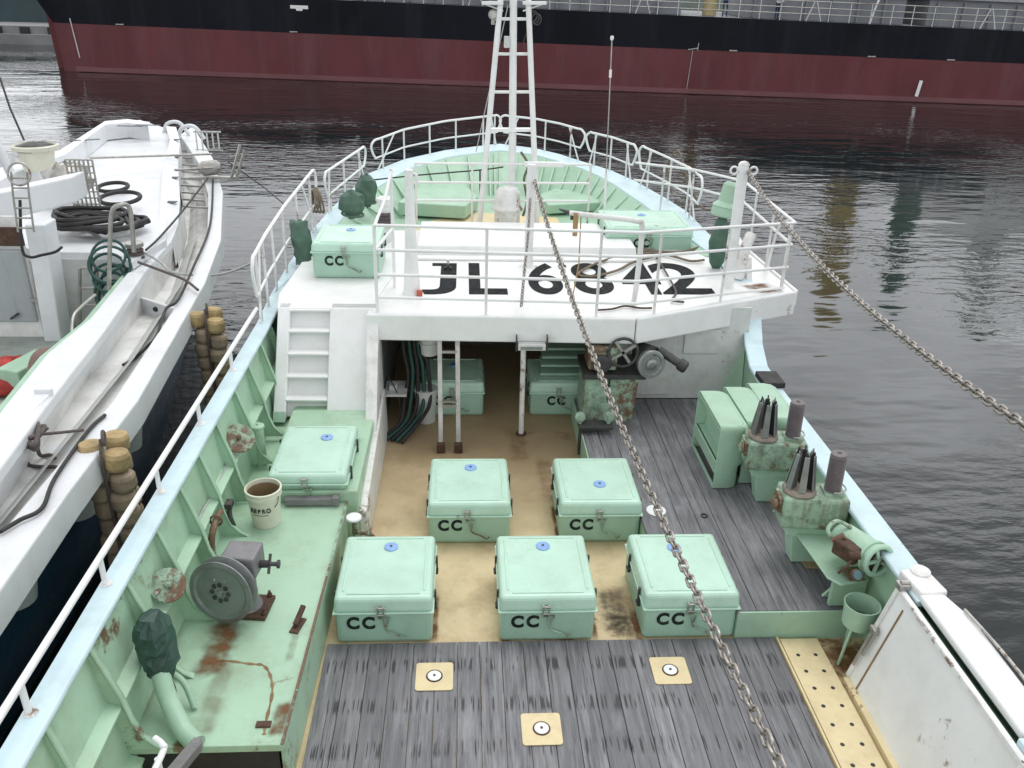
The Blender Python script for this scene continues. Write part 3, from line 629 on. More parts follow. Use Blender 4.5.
t = thing('valve', 'small valve with a white round handle at the corner of the side platform', 'valve', (-1.72,6.72,0))
mb = MB(); mb.cyl((-1.72,6.78,0),(-1.72,6.78,.43),.022); mb.tube(spline([(-1.72,6.75,.32),(-1.66,6.68,.36),(-1.58,6.66,.36),(-1.52,6.66,.30)],5),.025,8); mb.torus((-1.57,6.66,.36),(1,0,.1),.028,.012,16,6); mb.build('body', M['green_rusty'], t)
mb = MB(); mb.lathe((-1.72,6.78,.43),(0,0,1),[(.03,0),(.03,.02),(.075,.022),(.07,.038)],22); mb.build('handle', M['white'], t)

# line hauler with the large steel wheel
wc = V((-2.53,5.28,.81)); ax = V((-.30,-1,.12)).normalized()
t = thing('line_hauler', 'line hauler with a large steel wheel on a grey motor, on the side platform', 'line hauler', (-2.42,5.45,.5))
mb = MB(); mb.lathe(wc, ax, [(.245,0),(.262,.006),(.262,.016),(.225,.022),(.205,.010),(.03,.016),(.026,.032),(.012,.036)], 44); mb.lathe(wc, -ax, [(.22,.0),(.2,.025),(.2,.05),(.262,.075),(.262,.085),(.24,.088)], 44); wh = mb.build('wheel', M['steel'], t)
for k in range(8):
    a = 2*PI*k/8; u_ = ax.cross(V((0,0,1))).normalized(); v_ = u_.cross(ax); q = wc + ax*.0165+(u_*math.cos(a)+v_*math.sin(a))*.068
    mb = MB(); mb.lathe(q, ax, [(.020,0),(.02,.004)],10); mb.build('wheel_hole', M['darksteel'], wh)
    q0 = wc+ax*.016+(u_*math.cos(a+.4)+v_*math.sin(a+.4))*.105; q1 = wc+ax*.013+(u_*math.cos(a+.4)+v_*math.sin(a+.4))*.125
    mb = MB(); mb.bar(q0, q1, .006, .006); mb.build('wheel_spoke', M['galv'], wh)
mb = MB(); mb.cbox((-2.41,5.52,.93),(.27,.24,.20),rz=-.12); mb.build('motor', M['greymetal'], t, bevel=.02)
mb = MB(); mb.lathe((-2.40,5.47,.52),(0,0,1),[(.12,0),(.10,.05),(.085,.1),(.085,.3),(.10,.33)],26); mb.build('pedestal', M['greymetal'], t)
mb = MB(); mb.cbox((-2.40,5.46,.515),(.36,.28,.03),rz=-.1); bp_ = mb.build('base_plate', M['rust'], t, bevel=.004)
for dx in (-.15,.15):
    for dy in (-.11,.11): mb = MB(); mb.lathe((-2.40+dx,5.46+dy,.53),(0,0,1),[(.022,0),(.022,.022),(.012,.024),(.012,.05)],6); mb.build('bolt', M['rust'], bp_)
mb = MB(); mb.cyl((-2.28,5.50,.90),(-2.20,5.49,.91),.03); mb.cyl((-2.20,5.49,.91),(-2.14,5.485,.91),.018); mb.lathe((-2.14,5.485,.91),(1,0,0),[(.034,0),(.034,.02)],12); mb.bar((-2.20,5.43,.86),(-2.2,5.55,.96),.02,.02); mb.build('hose_valve', M['darksteel'], t)

# rusty clip on the platform
t = thing('deck_clip', 'small rusted iron clip bolted near the inboard edge of the side platform', 'clip', (-1.97,5.25,.5))
mb = MB(); mb.cbox((-1.97,5.24,.506),(.07,.17,.012),rz=-.25); mb.build('plate', M['rust'], t)
mb = MB(); mb.bar((-1.985,5.22,.53),(-1.94,5.36,.60),.035,.03); mb.build('jaw', M['rust'], t)
t = tag(MB().cbox((-2.03,4.27,.505),(.10,.05,.015)).build('lug', M['rust'], origin=(-2.03,4.27,.5)), 'rusty lug on the near inboard corner of the side platform', 'lug')

# fairlead discs on the bulwark ledge and standing roller
DG = 'round sheave discs on the port bulwark'
def sheave(px, py, x, label, r_=.125):
    c = at(px,py,x=x); d = V((.35,-.55,.75)).normalized()
    t = thing('sheave_disc', label, 'sheave', tuple(c), DG)
    mb = MB(); mb.lathe(c, d, [(r_*.95,-.02),(r_,-.012),(r_,-.004),(r_*.96,0),(r_*.3,.004)], 30); mb.build('disc', M['green_rusty'], t)
    mb = MB(); mb.lathe(c+d*.006, d, [(.026,0),(.026,.02),(.012,.025),(.012,.045)], 6); mb.build('nut', M['green_rusty'], t)
    mb = MB(); mb.bar(c-d*.02, (-2.97,c.y,c.z-.12),.05,.03); mb.build('arm', M['green_stained'], t)
sheave(168,585,-2.84,'flat round sheave disc on the bulwark ledge above the green wrapped gear', .13)
sheave(239,438,-2.84,'flat round sheave disc on the bulwark beside the standing roller post', .15)
t = thing('roller_post', 'upright mint green roller post standing against the port bulwark', 'roller post', (-2.78,7.75,.45))
mb = MB(); mb.lathe((-2.78,7.75,.45),(0,0,1),[(.075,0),(.06,.02),(.055,.42),(.05,.44)],18); mb.build('post', M['green_stained'], t)
mb = MB(); mb.lathe((-2.78,7.75,.89),(0,0,1),[(.045,0),(.068,.01),(.068,.035),(.05,.045),(.012,.046),(.012,.06)],20); mb.build('cap', M['green_stained'], t)
mb = MB(); mb.tube(spline([(-2.90,5.0,1.02),(-2.91,5.6,.88),(-2.91,6.2,.92),(-2.90,6.7,.90),(-2.91,7.4,.95)],8),.008,6); tag(mb.build('conduit', M['paleline'], origin=(-3.02,6.4,.5)), 'thin grey conduit running along the port bulwark ribs', 'conduit')
t = thing('pipe_fitting', 'cluster of small pipes and valves against the port bulwark behind the line wheel', 'pipe fitting', (-2.80,6.0,.5))
mb = MB(); mb.tube(spline([(-2.80,6.0,.5),(-2.80,6.0,.75),(-2.79,6.1,.85),(-2.79,6.3,.86)],5),.03,8); mb.torus((-2.79,6.16,.86),(0,1,0),.05,.01,16,6); mb.build('pipe', M['green_rusty'], t)
mb = MB(); mb.tube(spline([(-2.74,6.5,.52),(-2.76,6.45,.7),(-2.78,6.55,.82)],5),.022,8); mb.cbox((-2.77,6.5,.8),(.06,.1,.05)); mb.build('valve', M['darksteel'], t)

# vent pipe with a green wrapped head, grey beam, white handrail
a = at(185,745,z=.5)
t = thing('vent_pipe', 'bent mint green pipe rising from the side platform, its head wrapped in dark green sheet', 'vent pipe', (a.x,a.y,.5))
mb = MB(); mb.tube(spline([(a.x+.10,a.y-.05,.56),(a.x-.02,a.y+.06,.58),(a.x-.15,a.y+.22,.70),(a.x-.22,a.y+.33,.88),(a.x-.24,a.y+.37,.98)],7),.062,14); mb.build('pipe', M['green'], t)
mb = MB(); rg = []; rn = random.Random(5)
for k in range(13):
    q = k/12; c_ = V((a.x-.21-.05*q, a.y+.34+.10*q, .74+.46*q)); R_ = (.05+.07*min(1,q*3.2))*(1 if q < .88 else 1-(q-.88)*3.5)
    rg.append([c_+V((math.cos(2*PI*j/20)*R_*(1+.22*math.sin(j*5+k*.5)*.6+rn.uniform(-.1,.1)), math.sin(2*PI*j/20)*R_*(1+rn.uniform(-.13,.13)), rn.uniform(-.014,.014))) for j in range(20)])
mb.loft(rg, True, False); mb.add(rg[-1],[tuple(range(20))]); mb.build('wrapping', M['tarp'], t)
mb = MB(); mb.torus((a.x-.22,a.y+.36,.80),(-.1,.2,1),.085,.010,18,6); mb.torus((a.x-.225,a.y+.37,.83),(-.1,.15,1),.09,.009,18,6); mb.build('tie', M['greyrope'], t)
mb = MB(); mb.tube(spline([(a.x-.24,a.y+.4,.80),(a.x-.10,a.y+.38,.68),(a.x-.02,a.y+.3,.52)],5),.022,8); mb.build('branch_pipe', M['green'], t)
mb = MB(); mb.tube(spline([(a.x-.20,a.y+.36,.80),(a.x-.13,a.y+.30,.70),(a.x-.12,a.y+.24,.60)],5),.012,6); mb.build('rope_end', M['rust'], t)
b = at(180,765,z=.75); c_ = at(197,745,z=.62)
mb = MB(); mb.bar(b+V((-.1,-.35,.05)), c_, .075, .06); mb.cbox(c_,(.05,.05,.08)); tag(mb.build('grey_beam', M['greymetal'], origin=tuple(c_)), 'end of a grey beam resting by the foot of the vent pipe', 'beam')
t = thing('handrail', 'white bent handrail end at the bottom left of the deck', 'handrail', tuple(at(150,768,z=.8)))
p0 = at(157,741,z=1.0)
mb = MB(); mb.tube(spline([p0+V((-.02,.02,0)),p0+V((.04,-.03,0)),p0+V((.045,-.08,-.03)),p0+V((-.02,-.5,-.1))],6),.020,10); mb.tube([p0+V((.03,-.1,-.03)),p0+V((.03,-.1,-.95))],.018,10); mb.build('rail', M['white'], t)

# ------------------------------------------------------------------ starboard gear
def capstan(cx, cy, label):  # one line hauler head: gearbox, fingered drum and ribbed roller
    z = 1.02; t = thing('line_hauler_head', label, 'line hauler', (cx,cy,.3), 'twin line hauler heads on the starboard side')
    mb = MB(); mb.cbox((cx+.08,cy,z-.17),(.58,.32,.32),rz=-.10); bx_ = mb.build('gearbox', M['green_rusty'], t, bevel=.03)
    mb = MB(); mb.cbox((cx-.20,cy+.02,z-.12),(.08,.2,.15),rz=-.1); mb.lathe((cx-.26,cy-.04,z-.12),(-1,0,0),[(.05,0),(.05,.03),(.02,.04)],10); mb.cyl((cx-.28,cy+.05,z-.16),(cx-.20,cy+.05,z-.05),.02,n=8); mb.build('side_cover', M['green_rusty'], bx_, bevel=.01)
    mb = MB(); mb.cbox((cx+.20,cy-.0,z-.38),(.66,.24,.1),rz=-.1); mb.hexa([(cx-.05,cy-.1,.3),(cx+.7,cy-.12,.3),(cx+.7,cy+.05,.3),(cx-.05,cy+.05,.3)],[(cx-.1,cy-.1,z-.42),(cx+.7,cy-.12,z-.42),(cx+.7,cy+.08,z-.42),(cx-.1,cy+.08,z-.42)]); mb.build('bracket', M['green'], t, bevel=.01)
    hx = cx-.06
    mb = MB(); mb.lathe((hx,cy,z-.01),(0,0,1),[(.145,0),(.15,.02),(.14,.045),(.12,.055),(.05,.06)],30); h_ = mb.build('drum_base', M['galv_rusty'], t)
    for k in range(6):
        a_ = 2*PI*k/6+.3; d = V((math.cos(a_), math.sin(a_), 0)); s_ = V((-d.y, d.x, 0))
        lo = [V((hx,cy,z+.045))+d*.045-s_*.008, V((hx,cy,z+.045))+d*.118-s_*.012, V((hx,cy,z+.045))+d*.118+s_*.012, V((hx,cy,z+.045))+d*.045+s_*.008]
        hi = [V((hx,cy,z+.38))+d*.045-s_*.006, V((hx,cy,z+.42))+d*.075-s_*.006, V((hx,cy,z+.42))+d*.075+s_*.006, V((hx,cy,z+.38))+d*.045+s_*.006]
        mb = MB(); mb.hexa(lo, hi); mb.build('finger', M['rubber'] if k % 3 else M['galv'], h_)
        lo = [V((hx,cy,z+.045))+d*.118-s_*.034, V((hx,cy,z+.045))+d*.132-s_*.034, V((hx,cy,z+.045))+d*.132+s_*.034, V((hx,cy,z+.045))+d*.118+s_*.034]
        hi = [V((hx,cy,z+.38))+d*.075-s_*.022, V((hx,cy,z+.38))+d*.087-s_*.022, V((hx,cy,z+.38))+d*.087+s_*.022, V((hx,cy,z+.38))+d*.075+s_*.022]
        mb = MB(); mb.hexa(lo, hi); mb.build('finger_face', M['steel'], h_, bevel=.003)
    rx_ = cx+.235; ry = cy-.02
    mb = MB(); mb.cbox((rx_,ry,z+.0),(.17,.17,.03),rz=-.1); mb.build('roller_plate', M['green_rusty'], t, bevel=.004)
    mb = MB(); pr = [(.07,.0)]
    for k in range(26): pr += [(.074,.015+k*.0135),(.066,.020+k*.0135)]
    pr += [(.068,.375),(.05,.382),(.02,.382)]
    mb.lathe((rx_,ry,z+.012),(-.02,0,1),pr,26); r__ = mb.build('roller', M['roller'], t)
    mb = MB(); mb.lathe((rx_-.006,ry,z+.394),(0,0,1),[(.018,0),(.018,.004)],12); mb.build('axle_end', M['darksteel'], r__)
    mb = MB(); mb.tube([V((rx_,ry,z+.045))+V((math.cos(q),math.sin(q),0))*.11 for q in [k*PI/10-PI*.6 for k in range(13)]],.008,6); mb.build('guard_rod', M['galv'], t)
    return t
pA = at(769,434,z=1.04); pB = at(806,488,z=1.04)
capstan(pA.x, pA.y, 'rusty green line hauler head with steel fingers and ribbed roller, next to the green chutes')
capstan(pB.x, pB.y, 'rusty green line hauler head with steel fingers, next to the small spoked wheel')

# motor with small wheel
wc = at(876,559,z=.88); t = thing('side_hauler', 'mint green motor with a small spoked wheel, gauge and rusty fittings on the starboard rail', 'line hauler', (wc.x,wc.y,.3))
ax = V((.30,-1,.10)).normalized(); u_ = ax.cross(V((0,0,1))).normalized(); v_ = u_.cross(ax)
mb = MB(); mb.lathe(wc-ax*.02, -ax, [(.12,0),(.125,.05),(.13,.10),(.12,.36),(.10,.41),(.05,.43)],28); mb.build('motor', M['green'], t)
mb = MB(); mb.torus(wc+ax*.03, ax, .128, .022, 36, 10); mb.torus(wc-ax*.035, ax, .135, .014, 36, 8); mb.lathe(wc, ax, [(.13,-.03),(.13,.02)], 36, cap=False); w2 = mb.build('wheel', M['green'], t)
mb = MB(); mb.lathe(wc-ax*.012, ax, [(.12,0),(.12,.006)],30); mb.build('wheel_back', M['rust'], w2)
mb = MB(); mb.lathe(wc, ax, [(.03,0),(.03,.045),(.015,.05)],14); mb.build('hub', M['green_rusty'], w2)
for k in range(5):
    a_ = 2*PI*k/5; mb = MB(); mb.bar(wc+ax*.03+(u_*math.cos(a_)+v_*math.sin(a_))*.025, wc+ax*.03+(u_*math.cos(a_)+v_*math.sin(a_))*.122, .028,.016,up=ax); mb.build('spoke', M['green'], w2)
g = wc+V((-.19,-.08,-.10)); mb = MB(); mb.lathe(g, (.2,-.7,.6), [(.048,0),(.052,.03),(.046,.036)],22); ga = mb.build('gauge', M['darksteel'], t)
mb = MB(); mb.lathe(g+V((.2,-.7,.6)).normalized()*.0365, (.2,-.7,.6), [(.04,0),(.04,.002)],20); mb.build('gauge_glass', mat('gauge_glass',(.10,.18,.20,1),.15,bump=0), ga)
mb = MB(); rn = random.Random(3)
mb.cbox(wc+V((-.19,.12,.0)),(.12,.22,.14),rz=.5); mb.build('valve_block', M['rust'], t, bevel=.015)
mb = MB(); mb.cyl(wc+V((-.22,.02,.02)),wc+V((-.14,.0,.04)),.035); mb.build('pipe', M['rust'], t); mb = MB(); mb.cyl(wc+V((-.28,.22,.02)),wc+V((-.2,.2,.09)),.03); mb.build('pipe', M['green_rusty'], t); mb = MB(); mb.tube(spline([wc+V((-.25,.25,.0)),wc+V((-.3,.3,.08)),wc+V((-.22,.34,.14)),wc+V((-.1,.3,.1))],6),.018,8); mb.build('pipe', M['green_rusty'], t); mb = MB(); mb.tube(spline([wc+V((-.2,.0,0)),wc+V((-.26,-.04,-.05)),wc+V((-.3,-.02,-.12))],6),.012,8); mb.build('pipe', M['rust'], t)
mb = MB(); a0 = at(800,550,z=.66); mb.prism([(a0.x+.0,a0.y+.55,.60),(a0.x+.08,a0.y+.30,.60),(wc.x-.32,wc.y+.10,.60),(wc.x-.24,wc.y+.0,.60),(2.72,wc.y+.06,.60),(2.74,a0.y+.6,.60)],(0,0,.02)); mb.build('shelf', M['green'], t, bevel=.01)
mb = MB(); mb.box((2.45,wc.y+.12,.3),(2.74,wc.y+.16,.6)); mb.build('leg_plate', M['green'], t)
stain('rust_stain', t, flat((wc.x-.08,wc.y+.14,.6215),(1,0,0),(0,1,0),.3,.26), strength=.9)

# basin on legs
bc = at(862,606,z=.55); t = thing('basin_stand', 'round mint green basin on two thin legs by the corner of the deck step', 'basin', (bc.x,bc.y,0))
mb = MB(); mb.lathe((bc.x,bc.y,.36),(0,0,1),[(.11,0),(.125,.01),(.14,.21),(.145,.215),(.132,.213),(.118,.03)],34); mb.build('basin', M['green'], t)
for dx, dy in ((-.10,-.07),(.10,-.07),(0,.1)): mb = MB(); mb.cyl((bc.x+dx*.8,bc.y+dy,.37),(bc.x+dx*1.25,bc.y+dy*1.1,.0),.013,n=8); mb.build('leg', M['green'], t)
mb = MB(); mb.lathe((bc.x,bc.y,.40),(0,0,1),[(.124,0),(.126,.004)],30); mb.build('rusty_bottom', M['rust'], t)

# curved green chutes lying on their side
CG = 'curved mint green line chutes lying side by side'
def chute(x, y, label, dx=0):
    # a tub seen edge-on: open face towards port/aft, rounded outer corners
    t = thing('line_chute', label, 'chute', (x,y,.3), CG)
    wd = .27; L_ = .90
    def sec(w0, h, z, ins): return [V((x+dx+0, y+ins, z)), V((x+dx+w0-.10, y+ins*.3, z)), V((x+dx+w0-.03, y+.03, z)), V((x+dx+w0, y+.10, z)), V((x+dx+w0, y+h-.10, z)), V((x+dx+w0-.03, y+h-.03, z)), V((x+dx+w0-.10, y+h, z)), V((x+dx, y+h, z))]
    mb = MB(); mb.loft([sec(wd,L_,.30,0), sec(wd,L_,.55,0), sec(wd+.05,L_,.60,0), sec(wd+.05,L_,.95,0), sec(wd+.042,L_-.01,.985,.0), sec(wd+.02,L_-.03,1.01,.01), sec(wd-.01,L_-.05,1.02,.02)], False, True)
    mb.add(sec(wd-.01,L_-.05,1.02,.02), [tuple(range(8))]); o = mb.build('shell', M['green'], t, solid=.016, bevel=.012)
    mb = MB(); mb.box((x+dx,y+.02,.58),(x+dx+wd,y+L_-.02,.60)); mb.build('divider', M['green'], t)
    mb = MB(); mb.box((x+dx+.12,y+.012,.60),(x+dx+.135,y+L_-.012,.99)); mb.box((x+dx+.02,y+.012,.44),(x+dx+.035,y+L_-.012,.60)); mb.box((x+dx,y+.0,.97),(x+dx+.02,y+L_,1.0)); mb.box((x+dx,y+.0,.30),(x+dx+.02,y+L_,.33)); mb.build('inner_wall', M['green'], t)
    return t
q = at(712,488,z=.3); 
for k, (dx, lab) in enumerate(((0,'curved mint green chute nearest the hatches, its open side facing the deck'),(.31,'middle mint green chute of the three lying on the raised deck'),(.60,'mint green chute nearest the starboard bulwark, half behind the line hauler'))):
    chute(q.x+dx, q.y+.10*k, lab)

# port door and cap cover on starboard rail
t = thing('bulwark_door', 'closed white bulwark door panel with rust marks on the starboard side', 'bulwark door', (2.45,4.2,0))
y0, y1 = 5.07, 3.45
def D(y, s, off=0): return V((2.44+.225*s-off, y, .06+.88*s))
mb = MB(); mb.hexa([D(y1,0,.0),D(y0,0,.0),D(y0,0,-.03),D(y1,0,-.03)],[D(y1,1,0),D(y0,1,0),D(y0,1,-.03),D(y1,1,-.03)]); dr = mb.build('panel', M['white'], t)
for a, b, c2, d2, nm in ((y0+.02,y0-.02,0,1,'edge_strip'),(y1+.02,y1-.02,0,1,'edge_strip')):
    mb = MB(); mb.hexa([D(b,c2,.015),D(a,c2,.015),D(a,c2,0.001),D(b,c2,0.001)],[D(b,d2,.015),D(a,d2,.015),D(a,d2,0.001),D(b,d2,0.001)]); mb.build(nm, M['white_rusty'], dr)
mb = MB(); mb.hexa([D(y1,.97,.012),D(y0,.97,.012),D(y0,.97,.001),D(y1,.97,.001)],[D(y1,1,.012),D(y0,1,.012),D(y0,1,.001),D(y1,1,.001)]); mb.build('edge_strip', M['white_rusty'], dr)
mb = MB(); mb.hexa([D(y0-.16,0,.006),D(y0-.145,0,.006),D(y0-.145,0,.001),D(y0-.16,0,.001)],[D(y0-.16,.9,.006),D(y0-.145,.9,.006),D(y0-.145,.9,.001),D(y0-.16,.9,.001)]); mb.build('rust_stain', M['rustline'], dr)
mb = MB(); mb.cyl(D(y0-.02,.15,.03),D(y0-.02,.55,.03),.014,n=8); mb.cyl(D(y0-.06,.3,.03),D(y0-.06,.62,.03),.010,n=8); mb.cbox(D(y0-.03,.56,.03),(.04,.08,.04)); mb.build('bolt_bar', M['galv'], t)
mb = MB(); mb.cbox(D(y0-.0,1.0,.0)+V((.02,0,.02)),(.08,.08,.05)); mb.cyl(D(y0,1,0)+V((.0,0,.05)),D(y0,1,0)+V((.07,-.0,.05)),.02,n=10); mb.build('hinge', M['galv'], t)
mb = MB(); mb.box((2.70,3.62,.0),(2.76,4.95,.88)); mb.build('back_board', M['darkgreen'], t)
t = thing('rail_cover', 'long white cover plate along the starboard rail beside the bulwark door', 'cover plate', (2.85,4.2,.95))
mb = MB(); mb.prism([(2.74,3.62,.93),(2.98,3.62,.93),(3.0,4.65,.93),(2.93,4.93,.93),(2.74,4.93,.93)],(0,0,.07)); mb.build('plate', M['white'], t, bevel=.02)
mb = MB(); mb.tube(spline([(2.97,4.72,1.02),(2.99,4.4,1.025),(3.0,4.1,1.025),(2.99,3.95,1.025),(2.95,3.80,1.02)],6),.012,8); mb.build('handle', M['galv'], t)
mb = MB(); mb.box((2.70,3.3,.90),(3.02,3.6,.985)); mb.box((2.70,3.28,.955),(3.04,3.33,.99)); tag(mb.build('rail_joint', M['cap'], origin=(2.85,3.45,.95), bevel=.012), 'pale blue raised joint block at the near end of the white rail cover', 'rail joint')
mb = MB(); mb.cbox((2.84,5.07,.965),(.22,.3,.10),rz=.12); mb.lathe((2.86,5.17,1.0),(0,0,1),[(.075,0),(.075,.03),(.05,.045)],18); tag(mb.build('rail_end', M['white_rusty'], origin=(2.85,5.1,.95), bevel=.02), 'rusty pale fitting closing the starboard rail beside the small spoked wheel', 'rail fitting')
mb = MB(); mb.cbox((2.86,8.75,.985),(.25,.34,.07)); tag(mb.build('rubber_pad', M['rubber'], origin=(2.86,8.75,.95), bevel=.012), 'black rubber pad on the starboard rail under the curved rail section', 'pad')

# ------------------------------------------------------------------ gear under the canopy
t = thing('prop', 'white round prop standing on the cream deck under the canopy edge', 'prop', (.028,9.24,0))
mb = MB(); mb.cyl((.028,9.24,0),(.015,9.17,1.34),.032,n=14); mb.build('pole', M['white_rusty'], t)
mb = MB(); mb.lathe((.028,9.24,0),(0,0,1),[(.07,0),(.065,.015),(.04,.02)],16); mb.build('foot', M['rust'], t)
t = thing('lamp_box', 'white box lamp hanging under the canopy edge above the prop', 'lamp', (.11,9.05,1.30))
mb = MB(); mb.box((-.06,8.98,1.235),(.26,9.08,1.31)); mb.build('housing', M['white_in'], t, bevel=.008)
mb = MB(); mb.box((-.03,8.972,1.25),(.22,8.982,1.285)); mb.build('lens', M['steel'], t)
mb = MB(); mb.box((-.085,8.99,1.22),(-.07,9.08,1.40)); mb.box((.27,8.99,1.22),(.285,9.08,1.40)); mb.build('bracket', M['darksteel'], t)
t = thing('ladder', 'steel ladder standing under the canopy behind the left second row hatch', 'ladder', (-.86,8.8,0))
for x in (-.952,-.745): mb = MB(); mb.bar((x,8.8,0),(x*1.02,9.36,1.5),.055,.03,up=(0,1,0)); mb.build('rail', M['galv'], t, bevel=.004)
for z in (.52,.57,1.12): mb = MB(); mb.bar((-.94,8.8+.373*z,z),(-.765,8.8+.373*z,z),.04,.03); mb.build('rung', M['galv'], t)
for x in (-.952,-.745): mb = MB(); mb.cbox((x,8.8,.06),(.10,.07,.12)); mb.build('foot', M['rust'], t, bevel=.006)
t = thing('bundled_hoses', 'bundle of dark green hoses hanging inside the canopy opening, one end curling on the deck', 'hoses', (-1.32,9.5,0))
for k in range(5):
    x = -1.42+.06*k; mb = MB(); mb.tube(spline([(x,9.6,1.5),(x+.02*math.sin(k),9.6,1.0),(x+.05,9.58,.65+.04*k),(x+.02*k,9.5,.35),(x-.05+.01*k,9.3,.12+.02*k),(x-.25,9.1-.03*k,.03)],8),.024,8); mb.build('hose', M['teal'] if k % 2 else M['rubber'], t)
t = thing('hanging_bucket', 'grey white bucket hanging high inside the canopy opening', 'bucket', (-1.08,9.6,1.05))
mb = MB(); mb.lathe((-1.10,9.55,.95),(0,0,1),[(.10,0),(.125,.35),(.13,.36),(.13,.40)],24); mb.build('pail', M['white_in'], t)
for z in (1.1,1.2): mb = MB(); mb.torus((-1.10,9.55,z),(0,0,1),.122,.008); mb.build('hoop', M['white_in'], t)
mb = MB(); mb.lathe((-1.16,9.62,0),(0,0,1),[(.12,0),(.14,.42),(.15,.43),(.15,.45)],24); tag(mb.build('floor_bucket', M['white_in'], origin=(-1.16,9.62,0)), 'pale bucket standing on the cream deck below the hanging hoses', 'bucket')
t = thing('switch_shelf', 'small white shelf with boxes on the inner wall of the canopy opening', 'shelf', (-1.5,9.5,.5))
mb = MB(); mb.box((-1.65,9.35,.46),(-1.38,9.75,.49)); mb.build('shelf', M['white_in'], t)
mb = MB(); mb.box((-1.60,9.45,.492),(-1.50,9.58,.56)); mb.build('box', M['white_in'], t, bevel=.01)
mb = MB(); mb.tube(spline([(-1.62,9.4,1.5),(-1.6,9.4,1.1),(-1.63,9.4,.8),(-1.5,9.4,.5),(-1.45,9.35,.2)],6),.008,6); mb.build('cable', M['rubber'], t)
# winch on green pedestal
t = thing('winch', 'grimy deck winch with drums and flywheel on a stained green pedestal under the canopy', 'winch', (1.05,9.1,0))
mb = MB(); mb.hexa([(.74,9.02,0),(1.34,9.02,0),(1.34,9.6,0),(.74,9.6,0)],[(.76,9.05,.86),(1.40,9.05,.86),(1.40,9.6,.86),(.76,9.6,.86)]); pd = mb.build('pedestal', M['green_rusty'], t, bevel=.02)
mb = MB(); mb.box((1.03,9.025,.55),(1.05,9.045,.86)); mb.build('slot', M['black'], pd)
mb = MB(); mb.box((.72,8.98,.87),(1.46,9.6,.93)); mb.build('top_plate', M['darksteel'], t)
mb = MB(); mb.cbox((.95,9.25,1.10),(.34,.4,.3)); mb.build('gearbox', M['green_rusty'], t, bevel=.03)
mb = MB(); mb.lathe((.93,9.02,1.06),(0,-1,0),[(.11,0),(.11,.03),(.05,.04),(.05,.07)],24); mb.build('drum', M['darksteel'], t)
mb = MB(); mb.torus((1.17,9.02,1.20),(0,-1,.1),.17,.018,36,8); fw = mb.build('flywheel', M['darksteel'], t)
for a in (.6,.6+PI/2): mb = MB(); mb.bar(V((1.17,9.02,1.20))-V((math.cos(a),0,math.sin(a)))*.17, V((1.17,9.02,1.20))+V((math.cos(a),0,math.sin(a)))*.17,.035,.02,up=(0,1,0)); mb.build('spoke', M['galv'], fw)
mb = MB(); mb.lathe((1.50,8.95,1.08),(.25,-1,.1),[(.13,-.12),(.15,-.1),(.17,-.02),(.17,.0),(.15,.012),(.13,.012),(.12,.0),(.07,.0),(.07,.02),(.03,.03)],34); mb.torus((1.50,8.95,1.08),(.25,-1,.1),.16,.012); mb.build('warping_head', M['steel'], t)
mb = MB(); mb.cyl((1.42,9.3,1.1),(1.55,9.1,1.12),.12); mb.cyl((1.62,9.15,1.18),(1.86,9.0,1.06),.05); mb.lathe((1.88,8.99,1.05),(.85,-.5,-.4),[(.065,-.05),(.075,-.03),(.075,.04),(.05,.06)],16); mb.build('motor', M['darksteel'], t)
t = thing('roller_bracket', 'dark steel bracket with two pale rollers standing in front of the winch pedestal', 'bracket', (.82,8.75,0))
mb = MB(); mb.box((.66,8.68,.36),(1.06,8.86,.40)); mb.box((.68,8.72,0),(.82,8.84,.36)); mb.build('frame', M['darksteel'], t, bevel=.005)
for x in (.68,1.02): mb = MB(); mb.lathe((x,8.80,.47),(.1,-1,.25),[(.055,-.03),(.062,-.02),(.062,.02),(.045,.03),(.02,.032),(.02,.05)],20); mb.bar((x,8.78,.40),(x,8.78,.50),.04,.04); mb.build('roller', M['green_rusty'], t)

# ------------------------------------------------------------------ upper deck: railings
RG = 'white pipe railings of the green boat'
def poly_tube(pts, r): 
    mb = MB(); mb.tube(pts, r, 8); return mb
def cpath(s):
    i = min(int(s), len(po)-2); return V(po[i]).lerp(V(po[i+1]), s-i)
def cap_rail(s0, s1, h0, h1, n, label, lean=.0):
    t = thing('railing', label, 'railing', tuple(cpath((s0+s1)/2)), RG)
    N = 22; ctr = V((-.2,11,0))
    def P(s, f, h=None):
        b = cpath(s); q = (s-s0)/(s1-s0); H = h0+(h1-h0)*q; i = (V((-.2,min(b.y,12.0),b.z))-b); i.z = 0; i.normalize()
        return b + i*.05 + V((0,0,H*f))
    top = [P(s0+(s1-s0)*k/N, 1) for k in range(N+1)]
    d0 = (top[1]-top[0]).normalized(); d1 = (top[-1]-top[-2]).normalized()
    e0 = [P(s0+.02,.42), P(s0,.6)-d0*.05, P(s0,.85)-d0*.09]; e1 = [P(s1,.85)+d1*.09, P(s1,.6)+d1*.05, P(s1-.02,.42)]
    poly_tube(spline(e0+top+e1, 3), .021).build('rail', M['white'], t)
    poly_tube([P(s0+(s1-s0)*k/N, .42) for k in range(N+1)], .016).build('rail', M['white'], t)
    for k in range(n):
        s = s0+(s1-s0)*(k+.35)/(n-.3); poly_tube([P(s,0), P(s,1)], .017).build('post', M['white_rusty'], t)
    L_ = (s1-s0)*.10
    poly_tube([P(s0+L_*.2,.0), P(s0+L_*1.6,1)], .014).build('brace', M['white'], t)
    poly_tube([P(s1-L_*1.6,1), P(s1-L_*.2,0)], .014).build('brace', M['white'], t)
